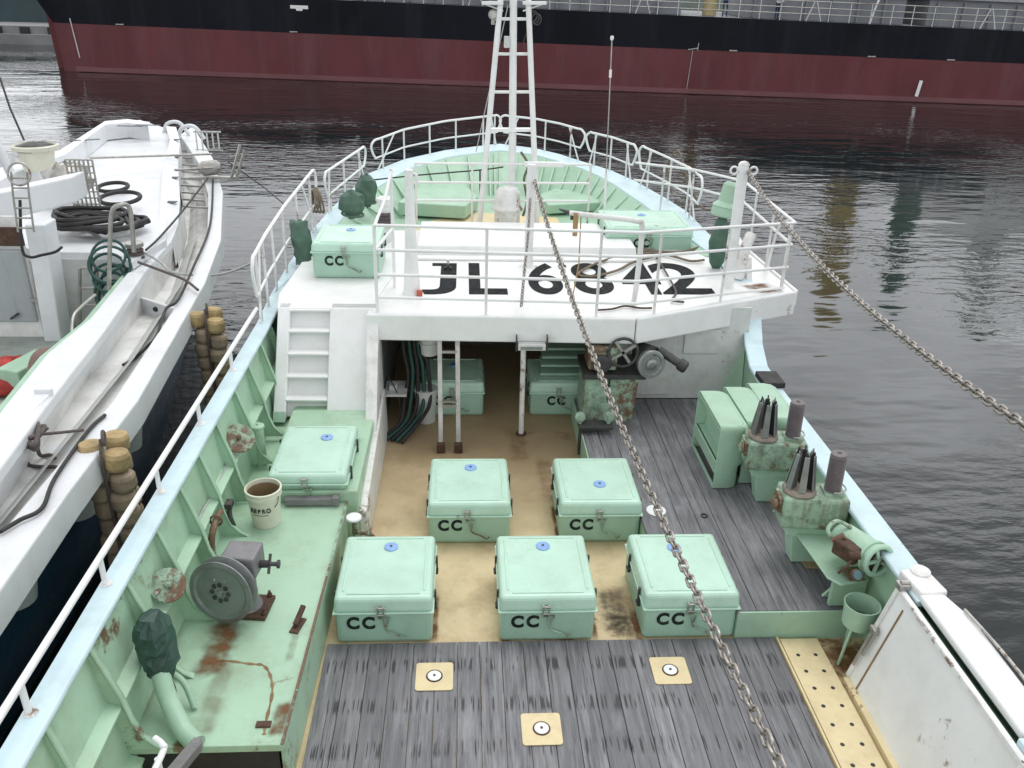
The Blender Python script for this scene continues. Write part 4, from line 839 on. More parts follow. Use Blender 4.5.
# low hand rail aft
t = thing('railing', 'long low white handrail on short stanchions along the straight port cap rail', 'railing', (-3.3,5,1.1), RG)
poly_tube([(-3.055,y,1.61) for y in (1.2,3,5,7,9.3)], .023).build('rail', M['white'], t)
for y in (2.3,3.55,4.65,5.77,6.9,8.07):
    poly_tube([(-3.055,y,1.40),(-3.055,y,1.61)], .019).build('post', M['white'], t)
    mb = MB(); mb.lathe((-3.045,y,1.401),(0,0,1),[(.042,0),(.036,.008)],12); mb.build('foot', M['white_rusty'], t)
cap_rail(3.9, 7.2, .80, .86, 6, 'tallest white railing section, port side beside the forecastle hatch, with a rope tied on it')
cap_rail(7.75, 8.85, .66, .55, 3, 'short port railing section just ahead of the tall one, behind two green canvas bundles')
cap_rail(9.15, 12.7, .55, .56, 6, 'long curved railing section round the port side of the bow')
cap_rail(13.1, 15.75, .56, .58, 3, 'bow railing section just right of the mast')
cap_rail(16.05, 17.9, .58, .62, 3, 'middle of the three starboard bow railing sections, between whip aerial and mast')
cap_rail(18.2, 20.3, .66, .72, 3, 'aftmost starboard bow railing section over the blue cap rail, a brown rope over it')
def free_rail(label, rails, posts, r=.019, name='railing', mt='white'):
    c = V(rails[0][0]); t = thing(name, label, 'railing', tuple(c), RG)
    for q in rails: poly_tube(q, r).build('rail', M[mt], t)
    for a, b in posts: poly_tube([a, b], r*.9).build('post', M['white_rusty'], t)
    return t
# front of the canopy deck
ZR = (1.76, 2.03, 2.32, 2.60)
A_, B_, C_ = V((-1.68,9.3,0)), V((1.30,9.2,0)), V((3.42,10.18,0))
def Z(p, z): return V((p.x, p.y, z))
rails = [[Z(A_,z), Z(B_,z-.02), Z(C_,z-.14)] for z in ZR]
posts = []
for q in (0,.42,.85): p = A_.lerp(B_, q); posts.append((Z(p,1.58), Z(p,2.60)))
for q in (.12,.55,.98): p = B_.lerp(C_, q); posts.append((Z(p,1.58), Z(p,2.54-.1*q)))
free_rail('white four bar railing along the canopy front edge before the boat number', rails, posts)
# port side return
D_ = V((-1.55,10.2,0))
rails = [[Z(A_,1.76), Z(D_,1.76)],[Z(A_,2.32), Z(D_,2.32)], spline([Z(A_,1.58), Z(A_,2.45), Z(A_.lerp(D_,.15),2.62), Z(A_.lerp(D_,.6),2.75), Z(D_,3.0), Z(D_,3.02)],5), [Z(D_,3.0), Z(D_,1.58)]]
free_rail('white railing return at the port corner of the canopy rising toward the thick post', rails, [])
# starboard wing
W0, W1, W2, W3 = V((3.42,10.18,0)), V((3.50,12.6,0)), V((2.95,13.4,0)), V((2.1,13.9,0))
rails = [[Z(W0,z), Z(W1,z), Z(W2,z), Z(W3,z)] for z in (2.46, 2.18)]+[spline([Z(W0.lerp(W1,.32),1.6), Z(W0.lerp(W1,.25),2.2), Z(W0.lerp(W1,.12),2.42)],4)]
posts = [(Z(p,1.58), Z(p,2.46)) for p in (W0+V((-.03,.05,0)), W0.lerp(W1,.35), W0.lerp(W1,.7), W1, W2, W2.lerp(W3,.5))]
free_rail('white railing around the starboard wing of the canopy, behind the chain post', rails, posts)
# rear three bar railing with a stub awning bar
E0, E1 = V((-1.43,13.3,0)), V((1.30,13.4,0))
rails = [[Z(E0,z), Z(E1,z)] for z in (2.51,2.22,1.94)]
posts = [(Z(E0.lerp(E1,q),1.58), Z(E0.lerp(E1,q),2.51)) for q in (0,.32,.66,1)]
t = free_rail('white three bar railing across the forecastle, between the raised hatch cover and the mast', rails, posts)
mb = MB(); mb.bar((.25,13.28,2.53),(.85,13.28,2.53),.09,.07); mb.build('awning_bar', M['white'], t, bevel=.01)

# davit posts and derrick
t = thing('davit_post', 'thick tapering white post at the port corner of the canopy deck', 'post', (-1.32,9.97,1.58))
mb = MB(); mb.lathe((-1.32,9.97,1.58),(0,0,1),[(.12,0),(.105,.04),(.075,.5),(.056,1.1),(.05,1.5)],20); mb.build('post', M['white'], t)
mb = MB(); mb.torus((-1.28,9.97,2.98),(0,1,0),.06,.014,18,6); mb.build('eye', M['white'], t)
mb = MB(); mb.cbox((-1.22,9.85,1.62),(.07,.07,.08)); mb.build('orange_stop', mat('orange_red_rubber',(.45,.10,.05,1),.6), t, bevel=.02)
t = thing('chain_post', 'thick white post on the starboard wing holding the heavy chain by its rings', 'post', (2.72,10.3,1.58))
mb = MB(); mb.lathe((2.72,10.3,1.58),(-.01,0,1),[(.085,0),(.068,.03),(.066,1.52),(.06,1.56)],20); mb.build('post', M['white'], t)
for dx in (-.12,.12): mb = MB(); mb.torus((2.71+dx,10.28,3.07),(0,1,0),.045,.014,18,6); mb.build('ring', M['white'], t)
mb = MB(); mb.lathe((2.71,10.3,3.14),(0,0,1),[(.07,0),(.05,.03),(.0,.045)],16); mb.build('cap', M['white_rusty'], t)
t = thing('derrick_post', 'white round post on the canopy deck, the heavy chain fast near its top', 'post', (.19,11.1,1.58))
mb = MB(); mb.lathe((.19,11.12,1.58),(0,0,1),[(.075,0),(.07,.02),(.062,.05),(.055,1.36)],18); mb.build('post', M['white'], t)
mb = MB(); mb.lathe((.19,11.12,1.58),(0,0,1),[(.13,0),(.12,.012)],20); mb.build('foot', M['white_rusty'], t)
t = thing('boom_arm', 'thick white elbow pipe on the canopy deck with a rusty pointed end fitting', 'pipe', (1.35,9.6,1.58))
e0 = at(570,213,y=9.9); e1 = at(640,221,y=9.55)
mb = MB(); mb.tube(spline([e0,e0.lerp(e1,.5),e1+V((-.05,0,0)),e1+V((.03,0,-.08)),(e1.x+.03,e1.y,1.9),(e1.x+.01,e1.y,1.59)],6),.032,12); mb.build('pipe', M['white_rusty'], t)
mb = MB(); mb.tube([e0+V((-.13,.02,.04)),e0],.02,8,rads=[.008,.03]); mb.cbox(e0+V((.03,-.02,-.05)),(.05,.03,.05)); mb.build('end_fitting', M['darksteel'], t)
q0 = at(576,215,y=9.85)
mb = MB(); mb.tube([q0+V((0,0,.03)),q0+V((0,0,-.25))],.03,8); mb.tube([q0+V((.06,0,.03)),q0+V((.07,0,-.6)),q0+V((.02,0,-1.0))],.008,6); tag(mb.build('rope_tail', mat('tan_rope',(.42,.27,.12,1),.9,bump=.8), origin=tuple(q0)), 'short tan rope tied over the elbow pipe, its tail hanging down', 'rope')

# tripod mast
t = thing('mast', 'tall white tripod mast with cross bars and small fittings at the bow', 'mast', (.06,13.6,1.5))
def MP(px, py): return at(px, py, y=13.6)
top_h = 5.6
mb = MB(); mb.cyl((.096,13.6,1.46),(.02,13.6,top_h),.062,.05,16); mb.build('post', M['white'], t)
for x0, x1, y0, y1 in ((-.44,-.09,13.45,13.58),(.50,.19,13.45,13.58)): mb = MB(); mb.cyl((x0,y0,1.46),(x1+(.0),y1,top_h),.045,.04,12); mb.build('leg', M['white'], t)
for py, xa, xb in ((54,494,529),(92,492,531)): mb = MB(); mb.cyl(MP(xa,py),MP(xb,py),.022,n=8); mb.build('cross_bar', M['white'], t)
mb = MB(); mb.hexa([MP(489,131)+V((0,.05,0)),MP(531,131)+V((0,.05,0)),MP(531,131)+V((0,-.08,0)),MP(489,131)+V((0,-.08,0))],[MP(489,128)+V((0,.05,0)),MP(531,128)+V((0,.05,0)),MP(531,128)+V((0,-.08,0)),MP(489,128)+V((0,-.08,0))]); mb.build('platform', M['white'], t)
mb = MB(); mb.cyl(MP(492,19),MP(531,19),.022,n=8); mb.build('cross_bar', M['white'], t)
for xa, xb, sg in ((482,503,-1),(523,546,1)):
    a = MP(xa,3); b = MP(xb,3); c = MP(xb if sg < 0 else xa, 11)
    mb = MB(); mb.hexa([a+V((0,-.12,-.02)),b+V((0,-.12,-.02)),b+V((0,.12,-.02)),a+V((0,.12,-.02))],[a+V((0,-.12,.02)),b+V((0,-.12,.02)),b+V((0,.12,.02)),a+V((0,.12,.02))]); mb.bar(a if sg < 0 else b, c, .03, .02); mb.build('arm', M['white'], t)
mb = MB(); c = MP(493,15); mb.lathe(c,(0,-1,.2),[(.05,-.04),(.07,.0),(.07,.05),(.05,.06)],14); mb.cbox(c+V((0,0,-.08)),(.05,.06,.1)); mb.build('lamp', M['galv'], t)
mb = MB(); c = MP(531,16)
for k in range(3): mb.torus(c+V((.02+.03*k,-.03,-.02*k)),(.4,-1,.1*k),.075,.010,16,5)
mb.tube(spline([c,c+V((-.05,-.05,-.2)),c+V((-.1,-.04,-.35)),c+V((-.06,-.04,-.5))],5),.008,6); mb.build('cable_coil', M['darksteel'], t)
mb = MB(); mb.cbox(MP(507,42),(.09,.08,.16)); mb.build('junction_box', M['white_in'], t, bevel=.01)
mb = MB(); mb.tube([MP(508,5),MP(476,152)],.008,5); mb.build('halyard', M['paleline'], t)
t = thing('mushroom_vent', 'white domed vent with a wide flange at the foot of the mast', 'vent', (.02,13.3,1.5))
mb = MB(); mb.lathe((0.0,13.25,1.5),(0,0,1),[(.20,0),(.20,.32),(.245,.33),(.25,.36),(.21,.42),(.19,.60),(.15,.66),(.05,.69)],28); mb.build('body', M['white_rusty'], t)
mb = MB(); mb.tube(spline([MP(521,152),MP(528,165),MP(524,180),MP(527,200),MP(523,216)],6),.02,8); tag(mb.build('hanging_rope', M['rope'], origin=tuple(MP(524,180))), 'frayed brown rope hanging down the mast beside the domed vent', 'rope')
for (px, pyt, pyb, yy, lab, n_) in ((612,38,222,13.2,'thin grey whip aerial on the starboard side of the forecastle, right of the mast','whip_antenna'),):
    b_ = at(604,pyb,y=yy); tt = at(px,pyt,y=yy)
    t = thing(n_, lab, 'antenna', tuple(b_)); mb = MB(); mb.tube([b_,b_.lerp(tt,.28)],.022,8); mb.build('base', M['white'], t)
    mb = MB(); mb.tube([b_.lerp(tt,.28),tt],.010,6); mb.build('rod', M['galv'], t)
    mb = MB(); mb.lathe(tt,(0,0,1),[(.02,-.03),(.028,.0),(.02,.03)],10); mb.cyl(b_.lerp(tt,.80),b_.lerp(tt,.84),.02,n=8); mb.build('tip', M['white'], t)

# green canvas bundles, roller, fittings on the port side of the forecastle
def bundle(px, py, z, size, label, seed, m_='tarp2', name='canvas_bundle'):
    c = at(px,py,z=z); mb = MB(); mb.blob(c+V((0,0,size[2])), size, 7, 9, .26, seed); mb.sm = [False]*len(mb.sm); mb.torus(c+V((0,0,size[2]*.35)),(.1,0,1),size[0]*.86,.018,14,6); tag(mb.build(name, M[m_], origin=tuple(c)), label, 'canvas cover', 'green canvas covers on the forecastle')
bundle(353,219,1.75,(.19,.17,.22),'left of the two upright green canvas bundles by the port rail',2)
bundle(367,207,1.75,(.17,.16,.26),'right of the two upright green canvas bundles, standing further forward',3)
t = None
mb = MB(); c = at(300,255,z=1.62); rg = []
rn = random.Random(9)
for k in range(9):
    q = k/8; cc_ = c+V((-.02+.10*q,.18-.3*q,.42-.52*q)); R_ = .13*(1-.35*abs(q-.35))
    rg.append([cc_+V((math.cos(2*PI*j/16)*R_*(1+rn.uniform(-.25,.25)), math.sin(2*PI*j/16)*R_*.8*(1+rn.uniform(-.25,.25)), rn.uniform(-.02,.02))) for j in range(16)])
mb.loft(rg, True); mb.add(rg[0],[tuple(range(16))]); mb.add(rg[-1],[tuple(range(16))]); tag(mb.build('folded_canvas', M['tarp2'], origin=tuple(c)), 'dark green folded canvas hanging on the port railing beside the forecastle hatch', 'canvas cover', 'green canvas covers on the forecastle')
t = thing('mooring_winch', 'small white capstan with a wound line on the port side of the forecastle', 'capstan', tuple(at(389,245,z=1.58)))
c = at(386,240,z=1.58)
mb = MB(); mb.lathe(c,(0,0,1),[(.13,0),(.12,.15),(.08,.2),(.08,.5),(.11,.54),(.12,.62),(.08,.64)],18); mb.build('drum', M['white_rusty'], t)
for k in range(4): mb = MB(); mb.torus(c+V((0,0,.24+.05*k)),(0,.1,1),.10,.025,18,6); mb.build('line_turn', M['greyrope'], t)
t = thing('rail_rope', 'brown grey rope hanked on the end of the tall port railing', 'rope', tuple(at(314,200,z=2.3)))
c = cpath(7.05)+V((.06,0,.45))
for k in range(4): mb = MB(); mb.torus(c+V((.03*k,.02*k,.0)),(1,.4,.1*k-.1),.16+.01*k,.016,20,6); mb.build('strand', M['rope'], t)
# low raised parts of the forecastle
def fblock(name, pts, z0, z1, label):
    mb = MB(); P_ = [at(a,b,z=z1) for a,b in pts]; mb.hexa([V((p.x,p.y,z0)) for p in P_],[p for p in P_]); c = P_[0]
    tag(mb.build(name, M['green'], origin=(c.x,c.y,z0), bevel=.02), label, 'deck box')
fblock('deck_locker', [(398,202),(465,206),(478,196),(462,182),(420,184)], 1.5, 1.72, 'low mint green locker on the port side of the forecastle, ahead of the raised cover')
fblock('deck_locker', [(548,205),(600,202),(598,190),(560,186),(540,194)], 1.5, 1.66, 'low mint green locker on the starboard side of the forecastle, right of the mast')
mb = MB(); mb.prism([(-1.75,12.86,1.461),(.9,12.86,1.461),(.9,14.2,1.461),(-.55,14.5,1.461),(-1.2,13.9,1.461)],(0,0,.006)); mb.build('cream_patch', M['cream_plate'], ship)
mb = MB(); mb.tube(spline([at(372,180,y=13.6),at(420,175,y=13.9),at(480,170,y=14.0),at(503,167,y=13.7)],6),.012,6); mb.tube([at(480,170,y=14.0),at(480,197,y=14.0)],.015,6); tag(mb.build('dark_line', M['rubber'], origin=tuple(at(430,175,y=13.9))), 'thin dark line running from the port cap rail to the foot of the mast', 'line')
for px, py, nm in ((367,262,0),(618,262,1)):
    pass
for k, (px, py) in enumerate(((448,268),(562,266))):
    c = at(px,py,z=1.60); t = thing('toggle_clamp', 'small white and dark toggle clamp at the %s end of the raised white cover' % ('left','right')[k], 'clamp', tuple(c), 'toggle clamps of the raised cover')
    mb = MB(); mb.bar(c+V((0,.1,.02)),c+V((0,0,.12)),.03,.02); mb.build('lever', M['white'], t)
    mb = MB(); mb.bar(c+V((-.05,-.03,.0)),c+V((.02,.03,.03)),.02,.02); mb.bar(c+V((.05,-.03,.0)),c+V((-.01,.03,.03)),.02,.02); mb.build('foot', M['darksteel'], t)
# starboard wing: green stand motor, rope on deck, canvas
c = at(792/1,238,z=2.0)
c = V((2.78,11.1,1.58))
t = thing('covered_gear', 'mint green cylinder on a dark green covered stand beside the chain post', 'deck gear', tuple(c))
mb = MB(); mb.lathe(c+V((-.02,.0,.72)),(.18,.05,1),[(.12,0),(.15,.02),(.15,.12),(.16,.14),(.10,.2),(.09,.42),(.06,.46)],20); mb.build('cylinder', M['green'], t)
mb = MB(); mb.blob(c+V((0,0,.36)),(.13,.12,.38),8,12,.14,8); mb.build('cover', M['tarp2'], t)
t = thing('fairlead', 'white curved fairlead on the starboard edge of the canopy deck behind the chain post', 'fairlead', (3.3,10.9,1.58))
mb = MB(); mb.tube(spline([(2.95,10.6,1.6),(2.98,10.62,1.95),(3.08,10.75,2.15)],5),.07,10); mb.build('arm', M['white_rusty'], t)
mb = MB(); mb.hexa([(3.05,10.55,1.58),(3.12,10.55,1.58),(3.2,11.6,1.58),(3.13,11.6,1.58)],[(3.05,10.7,1.85),(3.12,10.7,1.85),(3.2,11.5,1.9),(3.13,11.5,1.9)]); mb.build('plate', M['white_rusty'], t)
zz = 1.605
pts = [(716,242),(700,247),(680,252),(655,251),(635,247),(612,245),(604,248),(606,252),(625,252),(650,250)]
mb = MB(); mb.tube(spline([at(a,b,z=zz) for a,b in pts],8),.02,8); tag(mb.build('deck_rope', M['rope'], origin=tuple(at(650,250,z=1.59))), 'brown rope loop lying on the white deck in front of the wide starboard hatch', 'rope')
pts = [(704,260),(690,261),(672,256),(650,253),(625,255),(600,262),(580,272),(582,276),(596,276),(618,270),(634,262),(660,255)]
mb = MB(); mb.tube(spline([at(a,b,z=zz+.01) for a,b in pts],8),.018,8); tag(mb.build('deck_rope', M['rope'], origin=tuple(at(640,258,z=1.59))), 'brown rope looped across the painted 6 and 8 of the boat number', 'rope')
mb = MB(); mb.tube(spline([at(a,b,z=zz) for a,b in ((598,310),(612,309),(625,306),(640,308),(652,308))],6),.012,6); tag(mb.build('cable_end', M['rust'], origin=tuple(at(625,308,z=1.59))), 'thin rusty cable lying at the front edge of the canopy under the 4', 'cable')
mb = MB(); mb.tube(spline([at(656,256,z=1.62),at(668,276,z=1.62),at(676,292,z=1.62),at(672,300,z=1.62),at(684,302,z=1.60)],6),.014,6); tag(mb.build('deck_rope', M['greyrope'], origin=tuple(at(668,276,z=1.6))), 'thin grey rope crossing the deck between the 4 and the 2', 'rope')
mb = MB(); mb.tube(spline([cpath(19.2)+V((.05,0,.1)),cpath(19.0)+V((0,0,.5)),cpath(19.4)+V((0,0,.85)),cpath(19.7)+V((.05,-.1,.5)),cpath(20)+V((.2,-.2,.1)),cpath(20.3)+V((.35,-.3,.35))],8),.018,8); tag(mb.build('hung_rope', M['rope'], origin=tuple(cpath(19.4))), 'brown rope hung over the aftmost starboard bow railing', 'rope')

# ------------------------------------------------------------------ chains
def chain(pts, label, pitch, rr, mat_, name='chain'):
    P_ = spline(pts, 30); mb = MB(); seg = [0]
    for a, b in zip(P_[:-1], P_[1:]): seg.append(seg[-1]+(b-a).length)
    n = int(seg[-1]/pitch); j = 0
    for k in range(n):
        s = k*pitch
        while j < len(seg)-2 and seg[j+1] < s: j += 1
        q = (s-seg[j])/max(1e-6, seg[j+1]-seg[j]); c = P_[j].lerp(P_[j+1], q); d = (P_[j+1]-P_[j]).normalized()
        a = d.cross(V((0,0,1))).normalized(); b = a.cross(d)
        s1 = (a+b).normalized() if k % 2 else (a-b).normalized()
        L_ = pitch*.5*.62; w_ = pitch*.34
        ring = [c + d*(L_*(1 if math.cos(u) > 0 else -1) + math.cos(u)*w_*.9) + s1*(math.sin(u)*w_) for u in [2*PI*i/10+PI/10 for i in range(10)]]
        mb.tube(ring, rr, 6, True)
    return tag(mb.build(name, mat_, origin=tuple(P_[0])), label, 'chain')
M['chainm'] = mat('worn_chain', (.36,.33,.30,1), .38, .8, var=.45, scale=25, bump=.3)
a = at(535,182,y=11.05); b = at(600,345,y=8.2); c_ = at(680,530,y=5.2); d_ = at(742,665,y=3.6); e_ = at(797,800,y=2.5)
A0 = a; E0_ = e_
def sag(a, b, n, s): return [a.lerp(b, i/n)-V((0,0,s*4*(i/n)*(1-i/n))) for i in range(n+1)]
P1_ = sag(A0, E0_, 8, .30); P1_ += [P1_[-1]+(P1_[-1]-P1_[-2])*.8]
chain(P1_, 'heavy galvanised chain running from the derrick post down across the deck toward the camera', .074, .0095, M['chainm'])
a = V((2.76,10.28,3.06)); b = at(1080,462,y=2.9)
P2_ = sag(a, b, 8, .22); P2_ += [P2_[-1]+(P2_[-1]-P2_[-2])*(1.0*k)+V((0,0,.03*k*k)) for k in (1,2)]
chain(P2_, 'chain running from the thick starboard post out over the water to the right', .064, .0080, M['chainm'])
chain([at(530,200,y=11.0),at(528,235,y=10.4),at(524,275,y=9.6),at(521,310,y=9.1)], 'slim chain hanging from the derrick post down to the front edge of the canopy', .05, .008, M['chainm'])

# ------------------------------------------------------------------ white boat alongside (port side)
lb = thing('white_boat', 'white fishing boat with a long open side trough moored on the left', 'boat', (-6.5, 12, SEA))
OR = [at(-40,645,z=1.25), at(0,590,z=1.25), at(70,490,z=1.25), at(138,400,z=1.27), at(205,283,z=1.33), at(221,240,z=1.37), at(223,192,z=1.42), at(213,158,z=1.48), at(193,126,z=1.55)]
IR = [at(-60,600,z=1.25), at(0,533,z=1.25), at(66,455,z=1.25), at(113,400,z=1.27), at(187,288,z=1.33), at(207,240,z=1.37), at(208,195,z=1.42), at(200,165,z=1.48), at(180,135,z=1.55)]
def offset_in(P_, d, z): 
    o = []
    for i, p in enumerate(P_):
        t_ = (P_[min(i+1,len(P_)-1)]-P_[max(i-1,0)]); t_.z = 0; t_.normalize(); o.append(V((p.x-t_.y*d, p.y+t_.x*d, z if z is not None else p.z)))
    return o
mb = MB(); rg = []
for a, b in zip(OR, IR): rg.append([a, b, b+V((0,0,-.05)), a+V((0,0,-.05))])
mb.loft(rg, True, False)
mb.build('outer_rim', M['frp'], lb, bevel=.02)
mb = MB(); mb.loft([[a+V((0,0,-.03)), a+V((.015,0,-.26)), a+V((-.12,0,-.28))] for a in OR], False, False); mb.build('fascia', M['frp'], lb)
# trough: outer side, floor, inner side, inner rim
FLo = [V((p.x-.03, p.y, 1.0)) for p in IR[:6]]
iL = [at(-80,520,z=1.45), at(6,404,z=1.45), at(48,352,z=1.45), at(90,318,z=1.46), at(132,267,z=1.48), at(158,238,z=1.52)]
iR = [at(-45,530,z=1.45), at(38,417,z=1.45), at(72,372,z=1.45), at(105,330,z=1.46), at(146,270,z=1.48), at(172,240,z=1.52)]
FLi = [p+V((.04,0,0)) for p in iR]; FLi = [V((p.x, p.y, q.z)) for p, q in zip(FLi, FLo)]
FLi2 = [at(a,b,z=1.0) for a,b in ((-25,537),(58,425),(88,378),(120,340),(160,292),(180,258))]
mb = MB(); mb.loft([[IR[k]+V((0,0,-.03)), FLo[k], FLi2[k], iR[k]+V((0,0,-.03))] for k in range(6)], False, False); mb.build('trough', M['frp_floor'], lb)
mb = MB(); mb.loft([[iR[k], iL[k], iL[k]+V((-.02,0,-.9)), iR[k]+V((0,0,-.1))] for k in range(6)], True, False); mb.build('inner_rim', M['frp'], lb, bevel=.02)
mb = MB(); mb.loft([[iL[k]+V((-.005,0,-.05)), iL[k]+V((-.09,0,-.05)), iL[k]+V((-.09,0,-.9))] for k in range(5)], False, False); mb.build('mint_edge', M['green'], lb)
a, b = at(137,293,z=1.2), at(166,310,z=1.2)
mb = MB(); mb.hexa([V((a.x-.1,a.y,.99)),V((b.x+.1,b.y,.99)),V((b.x+.1,b.y+.06,.99)),V((a.x-.1,a.y+.06,.99))],[V((a.x-.2,a.y,1.22)),V((b.x+.1,b.y,1.22)),V((b.x+.1,b.y+.06,1.22)),V((a.x-.2,a.y+.06,1.22))]); dv = mb.build('divider', M['frp'], lb, bevel=.01)
c = a.lerp(b,.62); mb = MB(); mb.lathe((c.x,c.y-.004,1.12),(0,-1,0),[(.035,0),(.035,.004)],14); mb.build('drain_hole', M['black'], dv)
# bow part of the trough with a grating
mb = MB(); mb.loft([[IR[k]+V((0,0,-.03)), V((IR[k].x-.03,IR[k].y,IR[k].z-.42)), V((q.x,q.y,IR[k].z-.42)), q] for k, q in ((5, at(174,236,z=1.5)),(6, at(183,205,z=1.55)),(7, at(174,160,z=1.6)),(8, at(168,132,z=1.65)))], False, False); mb.build('bow_trough', M['frp_floor'], lb)
gr = MB()
a = at(176,150,z=1.38); b = at(181.5,208,z=1.38); gr.bar(a,b,.05,.04); gr.bar(at(198,152,z=1.38),at(208,208,z=1.38),.05,.04)
for k in range(9):
    y_ = 150+k*7; a = at(176+k*.6,y_,z=1.38); b = at(198+k*1.2,y_+2,z=1.38); gr.bar(a,b,.05,.03)
gr = gr.build('grating', M['galv'], lb); 
# foredeck with bulwark
fd = [(36,254),(52,252),(105,253),(132,262),(166,240),(166,205),(170,172),(172,150),(165,128),(140,120),(105,122),(60,152),(0,172),(-60,190)]
P_ = [at(a,b,z=1.6) for a,b in fd]
mb = MB(); mb.prism([V((p.x,p.y,1.5)) for p in P_][::-1],(0,0,.1)); mb.build('foredeck', M['frp'], lb)
fr = [at(-60,193,z=1.9),at(0,168,z=1.9),at(60,150,z=1.92),at(105,121,z=1.95),at(128,119,z=1.95),at(150,122,z=1.9)]
mb = MB(); rg = []
for p in fr:
    d = (p-at(110,200,z=1.9)); d.z = 0; d.normalize(); rg.append([p+d*.0, p-d*.55+V((0,0,.0)), p-d*.6+V((0,0,-.32)), p+V((0,0,-.5))])
mb.loft(rg, False, False); fb = mb.build('bow_bulwark', M['frp'], lb)
for (px, py) in ((40,160),(85,136),(130,122),(148,121)):
    c = at(px,py+4,z=1.925+.004); mb = MB(); mb.cbox(c+V((0,0,-.0)),(.55,.12,.006),rz=.5 if px < 100 else 0); mb.build('slot', M['darksteel'], fb)
# side coaming between foredeck and trough (scooped white wall)
cm_ = [(146,262,1.50),(158,238,1.56),(160,205,1.66),(163,170,1.8),(170,140,1.85),(166,126,1.9)]
cn_ = [(172,240,1.5),(178,225,1.52),(180,200,1.6),(178,165,1.72),(180,140,1.78),(176,127,1.85)]
A1 = [at(a,b,z=c) for a,b,c in cm_]; A2 = [at(a,b,z=c) for a,b,c in cn_]
mb = MB(); mb.loft([[V((a.x,a.y,1.5)), a, b, V((b.x,b.y,1.1))] for a, b in zip(A1, A2)], False, False); cw = mb.build('coaming', M['frp'], lb)
for k in range(4):
    c = A1[2].lerp(A1[4], k/3.0).lerp(A2[2].lerp(A2[4], k/3.0), .5)+V((0,0,.01)); mb = MB(); mb.cbox(c,(.22,.12,.006)); mb.build('slot', M['darksteel'], cw)
for (px, py) in ((175,124),(190,128)):
    c = at(px,py,z=1.8); mb = MB(); mb.tube(spline([c+V((-.3,0,-.25)),c+V((-.18,0,.0)),c+V((.1,0,.03)),c+V((.3,0,-.25))],5),.045,10); mb.build('horn_fairlead', M['frp'], cw)
# main deck, side wall below foredeck, superstructure
mb = MB(); pd_ = [at(a,b,z=.55) for a,b in ((-150,520),(0,405),(40,365),(95,330),(60,300),(-60,330))]
mb.prism([V((-9.6,4,.5)),V((-5.0,4,.5)),V((-5.05,8,.5)),V((-5.3,11.3,.5)),V((-9.6,11.3,.5))],(0,0,.05)); mb.build('deck', mat('grey_green_deck',(.30,.34,.31,1),.6,var=.15,dirt=.4), lb)
mb = MB(); mb.box((-9.8,11.4,.5),(-4.98,11.46,1.52)); mb.build('fore_bulkhead', M['white_in'], lb)
wa, wb = at(-60,345,y=11.0), at(46,345,y=11.0)
mb = MB(); mb.box((wa.x,11.0,.45),(wb.x,11.05,2.2)); hs_ = mb.build('cabin_wall', M['white_rusty'], lb)
d0, d1, d2 = at(-30,322,y=10.96), at(38,322,y=10.96), at(30,250,y=10.96)
mb = MB(); mb.box((d0.x,10.95,d0.z),(d1.x,11.0,d2.z)); dd_ = mb.build('door', mat('door_grey_paint',(.36,.39,.40,1),.5,var=.08,rust=.2,streak=.3), lb, bevel=.03)
q_ = at(8,232,y=10.9); mb = MB(); mb.box((wa.x,10.94,at(0,246,y=10.94).z),(at(22,240,y=10.94).x,10.99,at(0,228,y=10.94).z)); mb.build('dark_recess', M['rust'], lb)
for py in (300,262): q_ = at(35,py,y=10.93); mb = MB(); mb.cbox(q_,(.14,.03,.04)); mb.build('hinge', M['galv'], dd_)
q_ = at(15,316,y=10.92); mb = MB(); mb.bar(q_+V((-.06,0,-.04)),q_+V((.06,-.02,.04)),.03,.03); mb.build('handle', M['darksteel'], dd_)
mb = MB(); q_ = [at(a,b,y=10.85) for a,b in ((45,345),(62,345),(44,225),(24,225))]
mb.hexa([q_[0],q_[1],q_[2],q_[3]],[p+V((0,.35,0)) for p in q_]); mb.build('buttress', M['frp'], lb, bevel=.02)
mb = MB(); P4 = [at(-30,232,z=2.1),at(0,226,z=2.1),at(78,204,z=2.1),at(80,175,z=2.35),at(60,168,z=2.4),at(-30,195,z=2.4)]
q0, q1, q2 = at(-40,232,z=2.1), at(76,203,z=2.1), at(76,175,z=2.1)
mb.hexa([q0,q1,q1+V((.0,.45,0)),q0+V((0,.45,0))],[q+V((0,0,.36)) for q in (q0,q1,q1+V((.0,.45,0)),q0+V((0,.45,0)))]); mb.build('upper_beam', M['frp'], lb, bevel=.02)
# hull below the rim: recessed grey side with openings, then blue
st = [(-4.25,-1),(-4.30,3),(-4.32,6),(-4.40,9),(-4.62,11.5),(-5.1,14),(-6.0,17.2),(-7.6,20.6),(-10.6,24)]
mb = MB(); mb.loft([[V((x,y,1.12)), V((x-.22,y,.95)), V((x-.26,y,.15))] for x,y in st], False, True); hl = mb.build('hull_side', M['white_in'], lb)
mb = MB(); mb.loft([[V((x-.16,y,.16)), V((x-.14,y,.10)), V((x-.3,y-.2,-.6)), V((x-.6,y-.5,SEA-.3))] for x,y in st], False, True); mb.build('blue_hull', M['bluehull'], lb)
for y_ in (3.9,5.2,6.5,7.8):
    mb = MB(); x_ = -4.50; mb.hexa([(x_,y_,.3),(x_+.035,y_,.3),(x_+.035,y_+.42,.3),(x_,y_+.42,.3)],[(x_+.0,y_+.05,.8),(x_+.035,y_+.05,.8),(x_+.035,y_+.37,.8),(x_+.0,y_+.37,.8)]); mb.build('freeing_port', M['black'], hl, bevel=.03)
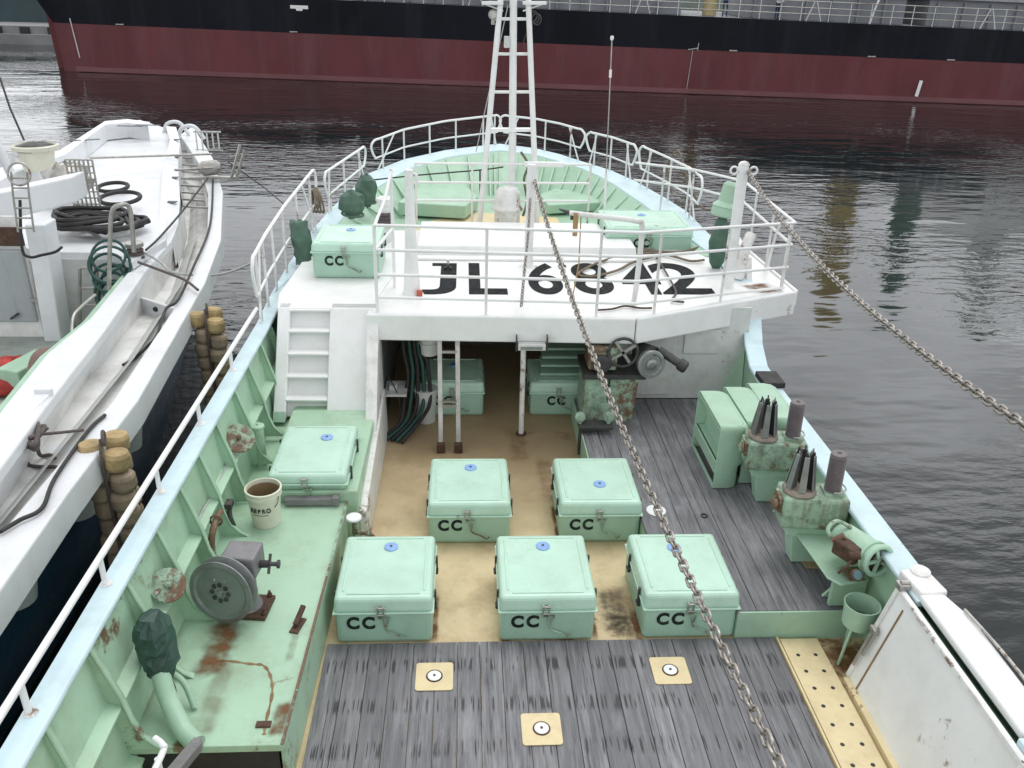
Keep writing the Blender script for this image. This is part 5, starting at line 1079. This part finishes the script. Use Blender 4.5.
for y_ in (4.55,5.85,7.15,8.45):
    mb = MB(); mb.lathe((-4.46,y_+.05,.25),(0,.02,1),[(.17,0),(.2,.2),(.2,.6),(.16,.75)],18); mb.build('side_rib', M['frp'], hl)
# things aboard
t = thing('net_tub', 'round cream tub filled with dark gear on the white boat', 'tub', tuple(at(38,168,z=2.2)))
c = at(40,170,z=1.9); mb = MB(); mb.lathe(c,(0,0,1),[(.24,0),(.29,.34),(.36,.36),(.37,.42),(.34,.44),(.31,.38)],34); mb.build('tub', M['bucket'], t)
mb = MB(); mb.blob(c+V((0,0,.38)),(.31,.31,.09),8,18,.2,3); mb.build('gear', M['darksteel'], t)
t = thing('wire_rack', 'narrow grey wire rack standing at the edge of the white boat foredeck', 'rack', tuple(at(84,205,z=1.7)))
c0, c1 = at(75,210,y=13.0), at(92,160,y=13.0)
for k in range(7): x = c0.x+(c1.x-c0.x)*k/6; mb = MB(); mb.cyl((x,13.0,c0.z-.1),(x,13.0,c1.z),.014,n=6); mb.build('upright', M['galv'], t)
for k in range(9): z = c0.z+(c1.z-c0.z)*k/8; mb = MB(); mb.cyl((c0.x,13.0,z),(c1.x,13.0,z),.012,n=6); mb.build('bar', M['galv'], t)
mb = MB(); mb.blob(at(68,180,z=2.0),(.35,.4,.28),8,14,.3,12); mb.build('net_bundle', M['galv'], t)
mb = MB(); c = at(100,232,z=1.62); pts = []
for k in range(150):
    a = k*.33; r_ = .34+.15*math.sin(k*.37)+.05*math.sin(k*1.3); pts.append(c+V((r_*1.35*math.cos(a), r_*1.0*math.sin(a), .06+.05*abs(math.sin(k*.21))+k*.0011)))
mb.tube(pts,.036,7); tag(mb.build('hose_coil', M['rubber'], origin=tuple(c)), 'large pile of coiled black hose on the foredeck of the white boat', 'hose')
for k, (px, py) in enumerate(((113,187),(120,198))):
    c = at(px,py,z=1.7+.1*k); mb = MB(); mb.torus(c,(0,-.1,1),.24+.06*k,.034,34,8)
    tag(mb.build('hose_ring', M['rubber'], origin=tuple(c)), ('upper small black hose ring beside the wire rack','lower wider black hose ring ahead of the hose pile')[k], 'hose')
mb = MB(); mb.tube(spline([at(78,207,z=1.7),at(80,220,z=1.66),at(92,228,z=1.66),at(105,232,z=1.72)],8),.045,8); tag(mb.build('hose_end', M['rubber'], origin=tuple(at(85,222,z=1.66))), 'black hose leading from the wire rack into the coiled pile', 'hose')
t = thing('hand_hoop', 'tall steel hand hoop at the inner rim of the white boat', 'handrail', tuple(at(110,275,z=1.2)))
mb = MB(); mb.tube(spline([at(109,290,y=10.5),at(110,240,y=10.5),at(112,212,y=10.5),at(120,205,y=10.5),at(129,207,y=10.6),at(132,225,y=10.6),at(134,252,y=10.6)],6),.028,8); mb.build('hoop', M['galv'], t)
mb = MB(); c = at(108,262,z=1.6)
for k in range(7): mb.torus(c+V((.04*math.sin(k*2),.05*math.cos(k*3),-.03-.09*k+.1)),(.3*math.sin(k),-.7,.5),.22+.03*math.sin(k*1.7),.020,26,6)
tag(mb.build('teal_rope_coil', M['teal'], origin=tuple(c)), 'dark teal rope coil hung on the hoop at the inner rim', 'rope')
t = thing('bitt', 'small dark bollard wound with line on the inner rim of the white boat', 'bollard', tuple(at(137,262,z=1.5)))
c = at(137,262,z=1.50); mb = MB(); mb.lathe(c,(0,0,1),[(.09,0),(.07,.05),(.07,.2),(.12,.22),(.12,.27)],18); mb.build('post', M['galv'], t)
for k in range(3): mb = MB(); mb.torus(c+V((0,0,.07+.05*k)),(0,.1,1),.09,.022,18,6); mb.build('turn', M['greyrope'], t)
t = thing('steel_ladder', 'short white ladder against the fore bulkhead of the white boat', 'ladder', tuple(at(80,320,y=11.2)))
for px in (80,97): mb = MB(); mb.cyl(at(px,268,y=11.2),at(px,345,y=11.2),.022,n=8); mb.build('rail', M['galv'], t)
for py in (268,288,305,322): mb = MB(); mb.cyl(at(80,py,y=11.2),at(97,py,y=11.2),.018,n=8); mb.build('rung', M['galv'], t)
mb = MB(); mb.tube(spline([at(72,338,z=1.3),at(73,318,z=1.45),at(80,308,z=1.5),at(95,295,z=1.5)],6),.018,8); tag(mb.build('grab_bar', M['galv'], origin=tuple(at(80,310,z=1.3))), 'bent steel grab bar at the mint edge below the short ladder', 'handrail')
t = thing('rung_chain', 'light wire ladder hanging over the white beam on the left', 'ladder', tuple(at(15,185,y=10.4)))
for px in (11,27): mb = MB(); mb.tube([at(px,172,y=10.4),at(px+2,195,y=10.4),at(px+7,232,y=10.4)],.012,6); mb.build('wire', M['galv'], t)
for k in range(6): py = 178+k*10; mb = MB(); mb.cyl(at(12+k*1.1,py,y=10.4),at(28+k*1.1,py,y=10.4),.011,n=6); mb.build('rung', M['galv'], t)
mb = MB(); mb.torus(at(19,174,y=10.4),(0,-1,.3),.13,.014); mb.build('ring', M['galv'], t)
c = at(8,372,z=.66); mb = MB(); mb.blob(c+V((.1,0,.02)),(.30,.24,.17),9,16,.22,4); mb.blob(c+V((.02,-.35,-.02)),(.34,.16,.12),8,14,.25,6); tag(mb.build('red_bundle', M['red'], origin=tuple(c)), 'crumpled red bag bundle lying on the deck of the white boat', 'bag')
c = at(28,366,z=.8); mb = MB(); mb.cbox(c+V((0,.0,-.1)),(.30,.62,.36),rz=-.3); tag(mb.build('green_case', M['green'], origin=tuple(c), bevel=.02), 'small mint green case beside the red bundle', 'case')
c = at(41,368,z=.95); mb = MB()
for k in range(7): mb.tube(spline([c+V((-.12+.035*k,-.25,-.25)),c+V((-.08+.035*k,.02,.12+.01*k)),c+V((.0+.03*k,.3,.10)),c+V((.05+.03*k,.5,-.18))],6),.022,6)
tag(mb.build('draped_rope', mat('pinkish_rope',(.25,.17,.15,1),.9,bump=1,bscale=60), origin=tuple(c)), 'hank of pinkish brown rope draped behind the green case', 'rope')
t = thing('anchor_gear', 'cluster of grey anchor and roller fittings at the trough rim of the white boat', 'anchor', tuple(at(212,172,z=1.7)))
c = at(215,172,z=1.62)
mb = MB(); mb.lathe(c+V((-.3,0,.05)),(1,.1,.1),[(.07,0),(.14,.08),(.14,.35),(.07,.42)],18); mb.build('roller', M['galv'], t)
mb = MB(); mb.bar(c+V((-.5,0,-.12)),c+V((.42,.1,-.12)),.16,.05); mb.bar(c+V((.3,0,-.1)),c+V((.5,.1,.5)),.07,.04); mb.bar(c+V((.42,-.12,-.1)),c+V((.60,.0,.42)),.05,.04); mb.build('bracket', M['galv'], t)
mb = MB(); c2 = at(208,141,z=1.7)
for k in range(5): mb.bar(c2+V((-.25+.12*k,0,-.2)),c2+V((-.25+.12*k,0,.2)),.03,.02,up=(0,1,0))
mb.bar(c2+V((-.3,0,.2)),c2+V((.3,0,.2)),.03,.02,up=(0,1,0)); mb.bar(c2+V((-.3,0,-.2)),c2+V((.3,0,-.2)),.03,.02,up=(0,1,0)); mb.build('white_grille', M['white_in'], t)
for (y0_, xa, xb, yb, lab) in ((158,90,212,154,'farther straight grey bar lying across the white boat foredeck to the anchor gear'),(170,175,212,168,'nearer short grey bar crossing the trough grating')):
    mb = MB(); mb.cyl(at(xa,y0_,z=1.95),at(xb,yb,z=1.8),.022,n=8); tag(mb.build('steel_bar', M['galv'], origin=tuple(at(xa,y0_,z=1.95))), lab, 'bar')
# white angled bar in the trough, near end
a, b = at(-8,450,z=1.35), at(45,398,z=1.42)
mb = MB(); mb.bar(a,b,.14,.12); mb.cbox(b+V((0,0,.02)),(.16,.05,.16)); tag(mb.build('rim_box', M['frp'], origin=tuple(a), bevel=.012), 'white box beam fixed along the inner side of the trough', 'beam')
# lines aboard the white boat
def line(px, z, r_, m_, label, name='rope', n=7, cat='rope'):
    P_ = [at(a,b,z=z) if not isinstance(z, (list,tuple)) else at(a,b,z=z[i]) for i, (a,b) in enumerate(px)]
    mb = MB(); mb.tube(spline(P_, n), r_, 7); return tag(mb.build(name, M[m_], origin=tuple(P_[0])), label, cat)
line([(213,180),(210,225),(192,270),(178,300),(166,309),(157,335),(149,345),(135,358),(123,365)], [1.47,1.41,1.38,1.36,1.34,1.28,1.1,1.03,1.03], .018, 'rubber', 'black line running along the forward rim of the trough and down into it', 'black_line')
line([(208,178),(185,208),(160,237),(146,250)], 1.65, .016, 'rubber', 'taut dark line from the anchor gear to the small bollard', 'taut_line')
line([(105,415),(88,431),(55,478),(42,508),(20,520),(0,532)], 1.285, .018, 'rubber', 'black line lying along the near part of the trough rim', 'black_line')
line([(30,435),(55,433),(84,430)], [1.35,1.36,1.36], .014, 'greyrope', 'brown line stretched from the tangle to the float string', 'brown_line')
mb = MB(); c = at(20,436,z=1.35); pts = [c+V((.17*math.cos(k*1.9)+.03*k/6, .22*math.sin(k*2.3), .05*math.sin(k))) for k in range(16)]
mb.tube(spline(pts,5),.022,6); tag(mb.build('rope_tangle', M['greyrope'], origin=tuple(c)), 'tangled knot of grey brown rope on the inner rim', 'rope')
line([(25,440),(27,463),(42,467),(58,468),(56,480),(48,490),(42,500)], [1.35,1.03,1.03,1.03,1.03,1.06,1.2], .018, 'greyrope', 'slack grey brown rope lying on the trough floor below the tangle', 'slack_rope')
line([(36,440),(40,455),(50,455),(55,458)], [1.35,1.05,1.03,1.03], .018, 'greyrope', 'short rope end hanging from the tangle onto the trough floor', 'rope_end')
line([(140,250),(160,262),(175,273),(215,275),(245,266),(262,256)], [1.65,1.5,1.38,1.25,1.3,1.5], .016, 'paleline', 'pale mooring line between the white boat rim and the green boat', 'mooring_line')
line([(138,262),(165,272),(185,280),(198,290)], [1.6,1.5,1.42,1.38], .018, 'greyrope', 'brown mooring rope from the small bollard to the far float string', 'mooring_rope')
line([(228,162),(262,186),(285,205)], [1.6,1.2,1.4], .012, 'rubber', 'dark wire running from the anchor gear toward the green boat', 'wire')
mb = MB(); mb.tube([at(0,78,y=18),at(10,108,y=17.5),at(24,140,y=17)],.02,6); tag(mb.build('stay_wire', M['rubber'], origin=tuple(at(10,108,y=17.5))), 'dark stay wire slanting down behind the cream tub', 'wire')
mb = MB(); mb.cyl(at(-14,120,y=12.5),at(10,172,y=12.5),.06,n=10); tag(mb.build('white_stay', M['frp'], origin=tuple(at(0,150,y=12.5))), 'white sloping pipe at the left edge above the beam', 'pipe')
mb = MB(); mb.tube(spline([at(20,200+k*0,y=10.6)+V((0,0,0)) for k in range(1)]+[at(22,248,y=10.5),at(30,257,y=10.5),at(42,255,y=10.5),at(55,252,y=10.5),at(62,247,y=10.5)],6),.018,6); tag(mb.build('dark_cable', M['rubber'], origin=tuple(at(30,257,y=10.5))), 'dark cable drooping across the corner of the cabin wall', 'cable')
# float strings used as fenders
def floats(px, py, z0, n, s, label, tops):
    c = at(px, py, z=z0); t = thing('float_string', label, 'fender', tuple(c), 'strings of cork floats used as fenders')
    for col, (ox, oy, nn) in enumerate(((-.075,0,n),(.085,-.03,n),(.03,.13,n-1))):
        for i in range(nn):
            q = c + V((ox*s*(1-.03*i)+.012*math.sin(i*2.1+col), oy*s+.012*math.cos(i*1.7), -(.03+.142*i+(.05 if col == 1 else 0))*s))
            if i == 0: q += V((-.04,0,.015))
            h_ = .070*s; r1 = .082*s*(1+.05*math.sin(i*3+col))
            mb = MB(); mb.lathe(q-V((0,0,h_)), (.07*math.sin(i*1.3+col),.07*math.cos(i*2),1), [(r1*.5,0),(r1*.86,h_*.12),(r1,h_*.5),(r1,h_*1.5),(r1*.86,h_*1.88),(r1*.5,h_*2)], 14); mb.build('float', M['floattop' if i < 1 else 'floatm'], t)
    mb = MB(); mb.tube(spline([c+V((-.02,-.02,.12)),c+V((.0,-.11,.0)),c+V((.0,-.12,-.3)),c+V((.0,-.1,-.165*n*s))],5),.014,6); mb.torus(c+V((0,0,.12)),(1,.3,0),.06,.016); mb.build('lashing', M['greyrope'], t)
    return t
floats(106,450,1.24,9,1.32,'near string of cork floats hanging over the white boat rim, its top floats yellowish',1)
floats(208,318,1.2,7,1.3,'far string of cork floats hanging between the two boats near the bow',1)

# ------------------------------------------------------------------ cargo ship across the basin
cs = thing('cargo_ship', 'long cargo ship with black topsides and red lower hull across the basin', 'cargo ship', (5, 60, SEA))
dx_, dy_ = .99198, -.12640
def K(u, v, z): # u along the hull from the left end, v inward
    return V((-28.0+u*dx_+v*.1264, 61.9+u*dy_+v*.992, z))
Lh = 150.0
def zt(u): return 3.95-.0135*u
def zr(u): return 1.80-.0085*u
us = [0,.4,1.2,3,8,15,30,60,100,Lh]
vin = [1.2,.35,.1,0,0,0,0,0,0,0]
mb = MB(); mb.loft([[K(u-(.0 if k > 1 else .0), vin[k]*1.4, SEA-.6), K(u-.15*(k < 2), vin[k], zr(u))] for k, u in enumerate(us)], False, True)
mb.loft([[K(0,1.6,SEA-.6), K(0,1.2,zr(0))],[K(.3,6,SEA-.6), K(0,6,zr(0))],[K(1,14,SEA-.6), K(1,14,zr(0))]], False, True); mb.build('red_hull', M['hullred'], cs)
mb = MB(); mb.loft([[K(u-.15*(k < 2), vin[k]-.0, zr(u)), K(u-1.4*(k < 2)-.5*(k == 2), vin[k]*.7, zt(u))] for k, u in enumerate(us)], False, True)
mb.loft([[K(-.15,1.2,zr(0)), K(-1.4,.84,zt(0))],[K(0,6,zr(0)), K(-1.6,6,zt(0))],[K(1,14,zr(0)), K(0,14,zt(0))]], False, True); mb.build('black_topsides', M['hullblack'], cs)
mb = MB(); mb.loft([[K(u-1.4*(k < 2)-.5*(k == 2), vin[k]*.7, zt(u)-.02), K(u, 14, zt(u)-.02)] for k, u in enumerate(us)], False, False); mb.build('deck', M['shipgrey'], cs)
mb = MB(); mb.loft([[K(u,-.06,SEA+.04), K(u,-.06,SEA+.30), K(u,.05,SEA+.34)] for u in (1.5,30,60,100,Lh)], False, False); mb.build('waterline_band', mat('waterline_pink',(.17,.065,.07,1),.6,var=.2,scale=.3), cs)
# rudder-like stem piece on the left end
mb = MB(); mb.hexa([K(-.9,2.0,SEA-.5),K(-.1,2.0,SEA-.5),K(-.1,2.4,SEA-.5),K(-.9,2.4,SEA-.5)],[K(-1.1,2.0,2.3),K(-.5,2.0,2.3),K(-.5,2.4,2.3),K(-1.1,2.4,2.3)]); mb.build('rudder_post', M['hullred'], cs)
# railing
rl = MB(); 
u = 2
fz = []
for z in (.40,.75,1.12): rl2 = MB(); rl2.tube([K(u_,.15,zt(u_)+z) for u_ in (0,30,60,100,Lh)],.028,5); rl2.build('rail', M['galv'], cs)
k = 0; u = 12.0
stn = MB()
while u < 92:
    mb = MB(); mb.cyl(K(u,.15,zt(u)),K(u,.15,zt(u)+1.12),.03,n=5)
    mb.build('stanchion', M['white_in'], cs)
    if k % 8 == 4:
        mb = MB(); mb.bar(K(u+.35,.15,zt(u)),K(u+.75,.15,zt(u)+1.15),.07,.05); mb.bar(K(u+1.25,.15,zt(u)),K(u+.85,.15,zt(u)+1.15),.07,.05); mb.bar(K(u+.72,.15,zt(u)+1.12),K(u+.88,.15,zt(u)+1.12),.07,.05); mb.build('a_frame', M['white_in'], cs); u += 1.7
    else: u += 1.25
    k += 1
for k, (u0, u1) in enumerate(((4,18),(20,41.2),(45.2,55),(56.4,74),(76,96))):
    mb = MB(); a = [K(u0,1.6,zt(u0)),K(u1,1.6,zt(u1)),K(u1,11,zt(u1)),K(u0,11,zt(u0))]; mb.hexa(a,[q+V((0,0,1.55)) for q in a])
    hc = mb.build('hatch_coaming', M['shipgrey'], cs)
    u = u0+.5
    while u < u1: mb = MB(); a = K(u,1.5,zt(u)+.02); mb.bar(a, a+V((0,0,1.35)),.10,.22,up=(0,1,0)); mb.build('stiffener', M['shipgrey'], hc); u += 1.6
    mb = MB(); a = [K(u0-.3,1.3,zt(u0)+1.55),K(u1+.3,1.3,zt(u1)+1.55),K(u1+.3,11,zt(u1)+1.55),K(u0-.3,11,zt(u0)+1.55)]; mb.hexa(a,[q+V((0,0,.5)) for q in a]); mb.build('hatch_cover', mat('hatch_cover_grey',(.30,.30,.32,1),.6,var=.15) if k == 0 else bpy.data.materials['hatch_cover_grey'], hc)
# deck cranes and posts; those behind the coamings stand unseen, added for water reflections
for u, wd, m_, h_, nm in ((43.1,.9,'yellow',9.5,'crane_post'),(53.9,2.0,'yellow2',10.5,'crane_post'),(58.2,1.7,'darkgreen',9.5,'green_reflection_post'),(64.5,2.0,'darkgreen',10,'green_reflection_post')):
    mb = MB(); a = K(u,2.6,zt(u)); mb.lathe(a,(0,0,1),[(wd*.5,0),(wd*.5,h_*.9),(wd*.38,h_)],16); mb.build(nm, M[m_], cs)
mb = MB(); a = K(62.5,1.4,zt(62)); mb.hexa([a,a+V((14,-1.7,0)),a+V((14,7,0)),a+V((0,9,0))],[q+V((.6,0,6.5)) for q in (a,a+V((14,-1.7,0)),a+V((14,7,0)),a+V((0,9,0)))]); mb.build('white_house', M['white'], cs)
mb = MB(); u=52.6; mb.tube([K(u,.3,zt(u)),K(u+.2,.3,zt(u)+1.0),K(u+.4,.3,zt(u)+1.7),K(u+1.4,.3,zt(u)+1.75)],.06,6); mb.build('davit', M['white'], cs)
# marks on the hull
def mark(u, z0, z1, w_, m_, du=0):
    mb = MB(); a = K(u,-.075,z0); b = K(u+du,-.075,z1); mb.bar(a,b,w_,.02,up=(0,1,0)); return mb.build('painted_mark', M[m_], cs)
mark(56.2,-.85,.10,.22,'white',.1)
mark(1.9,-.3,2.1,.06,'white_in',-.2)
a = K(14.9,-.03,0)
mb = MB(); u = 16.4; mb.hexa([K(u,-.02,3.10),K(u+1.15,-.02,3.09),K(u+1.15,.02,3.09),K(u,.02,3.10)],[K(u,-.02,3.30),K(u+1.15,-.02,3.29),K(u+1.15,.02,3.29),K(u,.02,3.30)]); mb.hexa([K(u+.4,-.02,2.98),K(u+.75,-.02,2.98),K(u+.75,.02,2.98),K(u+.4,.02,2.98)],[K(u+.35,-.02,3.10),K(u+.8,-.02,3.10),K(u+.8,.02,3.10),K(u+.35,.02,3.10)]); mb.build('white_emblem', M['white'], cs)
mb = MB(); u = 42.0
mb.bar(K(u-.3,-.04,1.45),K(u+.3,-.04,1.55),.08,.05); mb.bar(K(u+.3,-.04,1.4),K(u+.32,-.04,1.85),.04,.04); mb.bar(K(u,-.04,1.4),K(u-.12,-.04,-.9),.035,.02); mb.build('drain_fitting', M['galv'], cs)
for u in (5,16.5,44.5,53.0,57.8): mark(u, 1.85-.009*u, 1.86-.009*u+.05, .5, 'galv')

# people at the far ship's rail
def person(base, label, top_m, leg_m, yaw=0, arm=.0):
    b = V(base)
    J = dict(pel=(0,0,.93),ch=(0,0,1.28),nk=(0,0,1.48),hd=(0,-.01,1.62),tp=(0,0,1.74),
        lh=(-.10,0,.88),lk=(-.11,-.02,.48),lf=(-.12,.0,.08),lt=(-.13,-.16,.04),rh=(.10,0,.88),rk=(.12,-.02,.48),rf=(.12,.02,.08),rt=(.13,-.15,.04),
        ls=(-.19,0,1.42),le=(-.25,-.03,1.15),lw=(-.22,-.22,1.05),lp=(-.20,-.30,1.04),rs=(.19,0,1.42),re=(.26,-.02,1.15),rw=(.22,-.20,1.03),rp=(.2,-.28,1.03))
    R_ = dict(pel=.13,ch=.15,nk=.06,hd=.10,tp=.07,lh=.09,lk=.06,lf=.045,lt=.035,rh=.09,rk=.06,rf=.045,rt=.035,ls=.065,le=.045,lw=.032,lp=.03,rs=.065,re=.045,rw=.032,rp=.03)
    ed = [('pel','ch'),('ch','nk'),('nk','hd'),('hd','tp'),('pel','lh'),('lh','lk'),('lk','lf'),('lf','lt'),('pel','rh'),('rh','rk'),('rk','rf'),('rf','rt'),('ch','ls'),('ls','le'),('le','lw'),('lw','lp'),('ch','rs'),('rs','re'),('re','rw'),('rw','rp')]
    ks = list(J); me = bpy.data.meshes.new('person'); me.from_pydata([Matrix.Rotation(yaw,3,'Z') @ V(J[k]) for k in ks], [(ks.index(a),ks.index(c)) for a,c in ed], [])
    o = bpy.data.objects.new('person', me); C.objects.link(o); o.location = b
    md = o.modifiers.new('skin','SKIN'); sv = me.skin_vertices[0].data
    for i, k in enumerate(ks): sv[i].radius = (R_[k], R_[k]*.8); sv[i].use_root = (k == 'pel')
    md2 = o.modifiers.new('sub','SUBSURF'); md2.levels = 1; md2.render_levels = 1
    bpy.context.view_layer.update(); dg = bpy.context.evaluated_depsgraph_get(); m2 = bpy.data.meshes.new_from_object(o.evaluated_get(dg)); o.modifiers.clear(); o.data = m2
    m2.materials.clear(); m2.materials.append(M['skin']); m2.materials.append(M[top_m]); m2.materials.append(M[leg_m])
    for p in m2.polygons:
        z = p.center.z; p.material_index = 0 if z > 1.47 or (z < 1.08 and p.center.y < -.17 and z > .9) else (1 if z > .95 else 2); p.use_smooth = True
    return tag(o, label, 'person')
bpy.data.materials['navy_cloth'].use_nodes = True
M['blue_cloth'] = mat('blue_cloth', (.05,.18,.45,1), .8)
person(K(43.8,.7,zt(43.8)), 'person in a blue top at the rail of the cargo ship', 'blue_cloth', 'navy')
person(K(47.0,.7,zt(47.0)), 'person in white and dark clothes at the rail of the cargo ship', 'cloth', 'navy', .5)

# ------------------------------------------------------------------ far quay, barge and hill
mb = MB(); mb.box((-140,84,SEA-.5),(-33,96,.3)); mb.box((-140,83.2,SEA-.5),(-33,84,-.35)); setting(mb.build('quay_wall', M['quay']))
QG = 'black fenders along the far quay'
for k in range(6):
    x = -44.5+k*2.4; mb = MB(); mb.cbox((x,83.9,-.1),(.8,.3,.7)); tag(mb.build('quay_fender', M['rubber'], origin=(x,83.9,-.1), bevel=.05), 'black fender on the pale edge of the far quay', 'fender', QG)
mb = MB(); mb.box((-140,90,.3),(-31,91,2.7)); tag(mb.build('teal_barrier', M['tealwall'], origin=(-80,90,.3)), 'long dark teal wall behind the far quay at the top left', 'wall')
def hills():
    mb = MB(); rn = random.Random(11); rg = []
    for i in range(40):
        x = -20+i*14; rg.append([V((x+rn.uniform(-3,3), 230+30*q+rn.uniform(-6,6), SEA-1+ (16+12*math.sin(i*.35)+rn.uniform(-2,2))*math.sin(q*PI/2/6)*(1 if i else .2))) for q in range(8)])
    mb.loft(rg, False, True); return setting(mb.build('hills', mat('wooded_hillside',(.045,.07,.05,1),.9,var=.5,scale=.08,bump=0)))
hills()
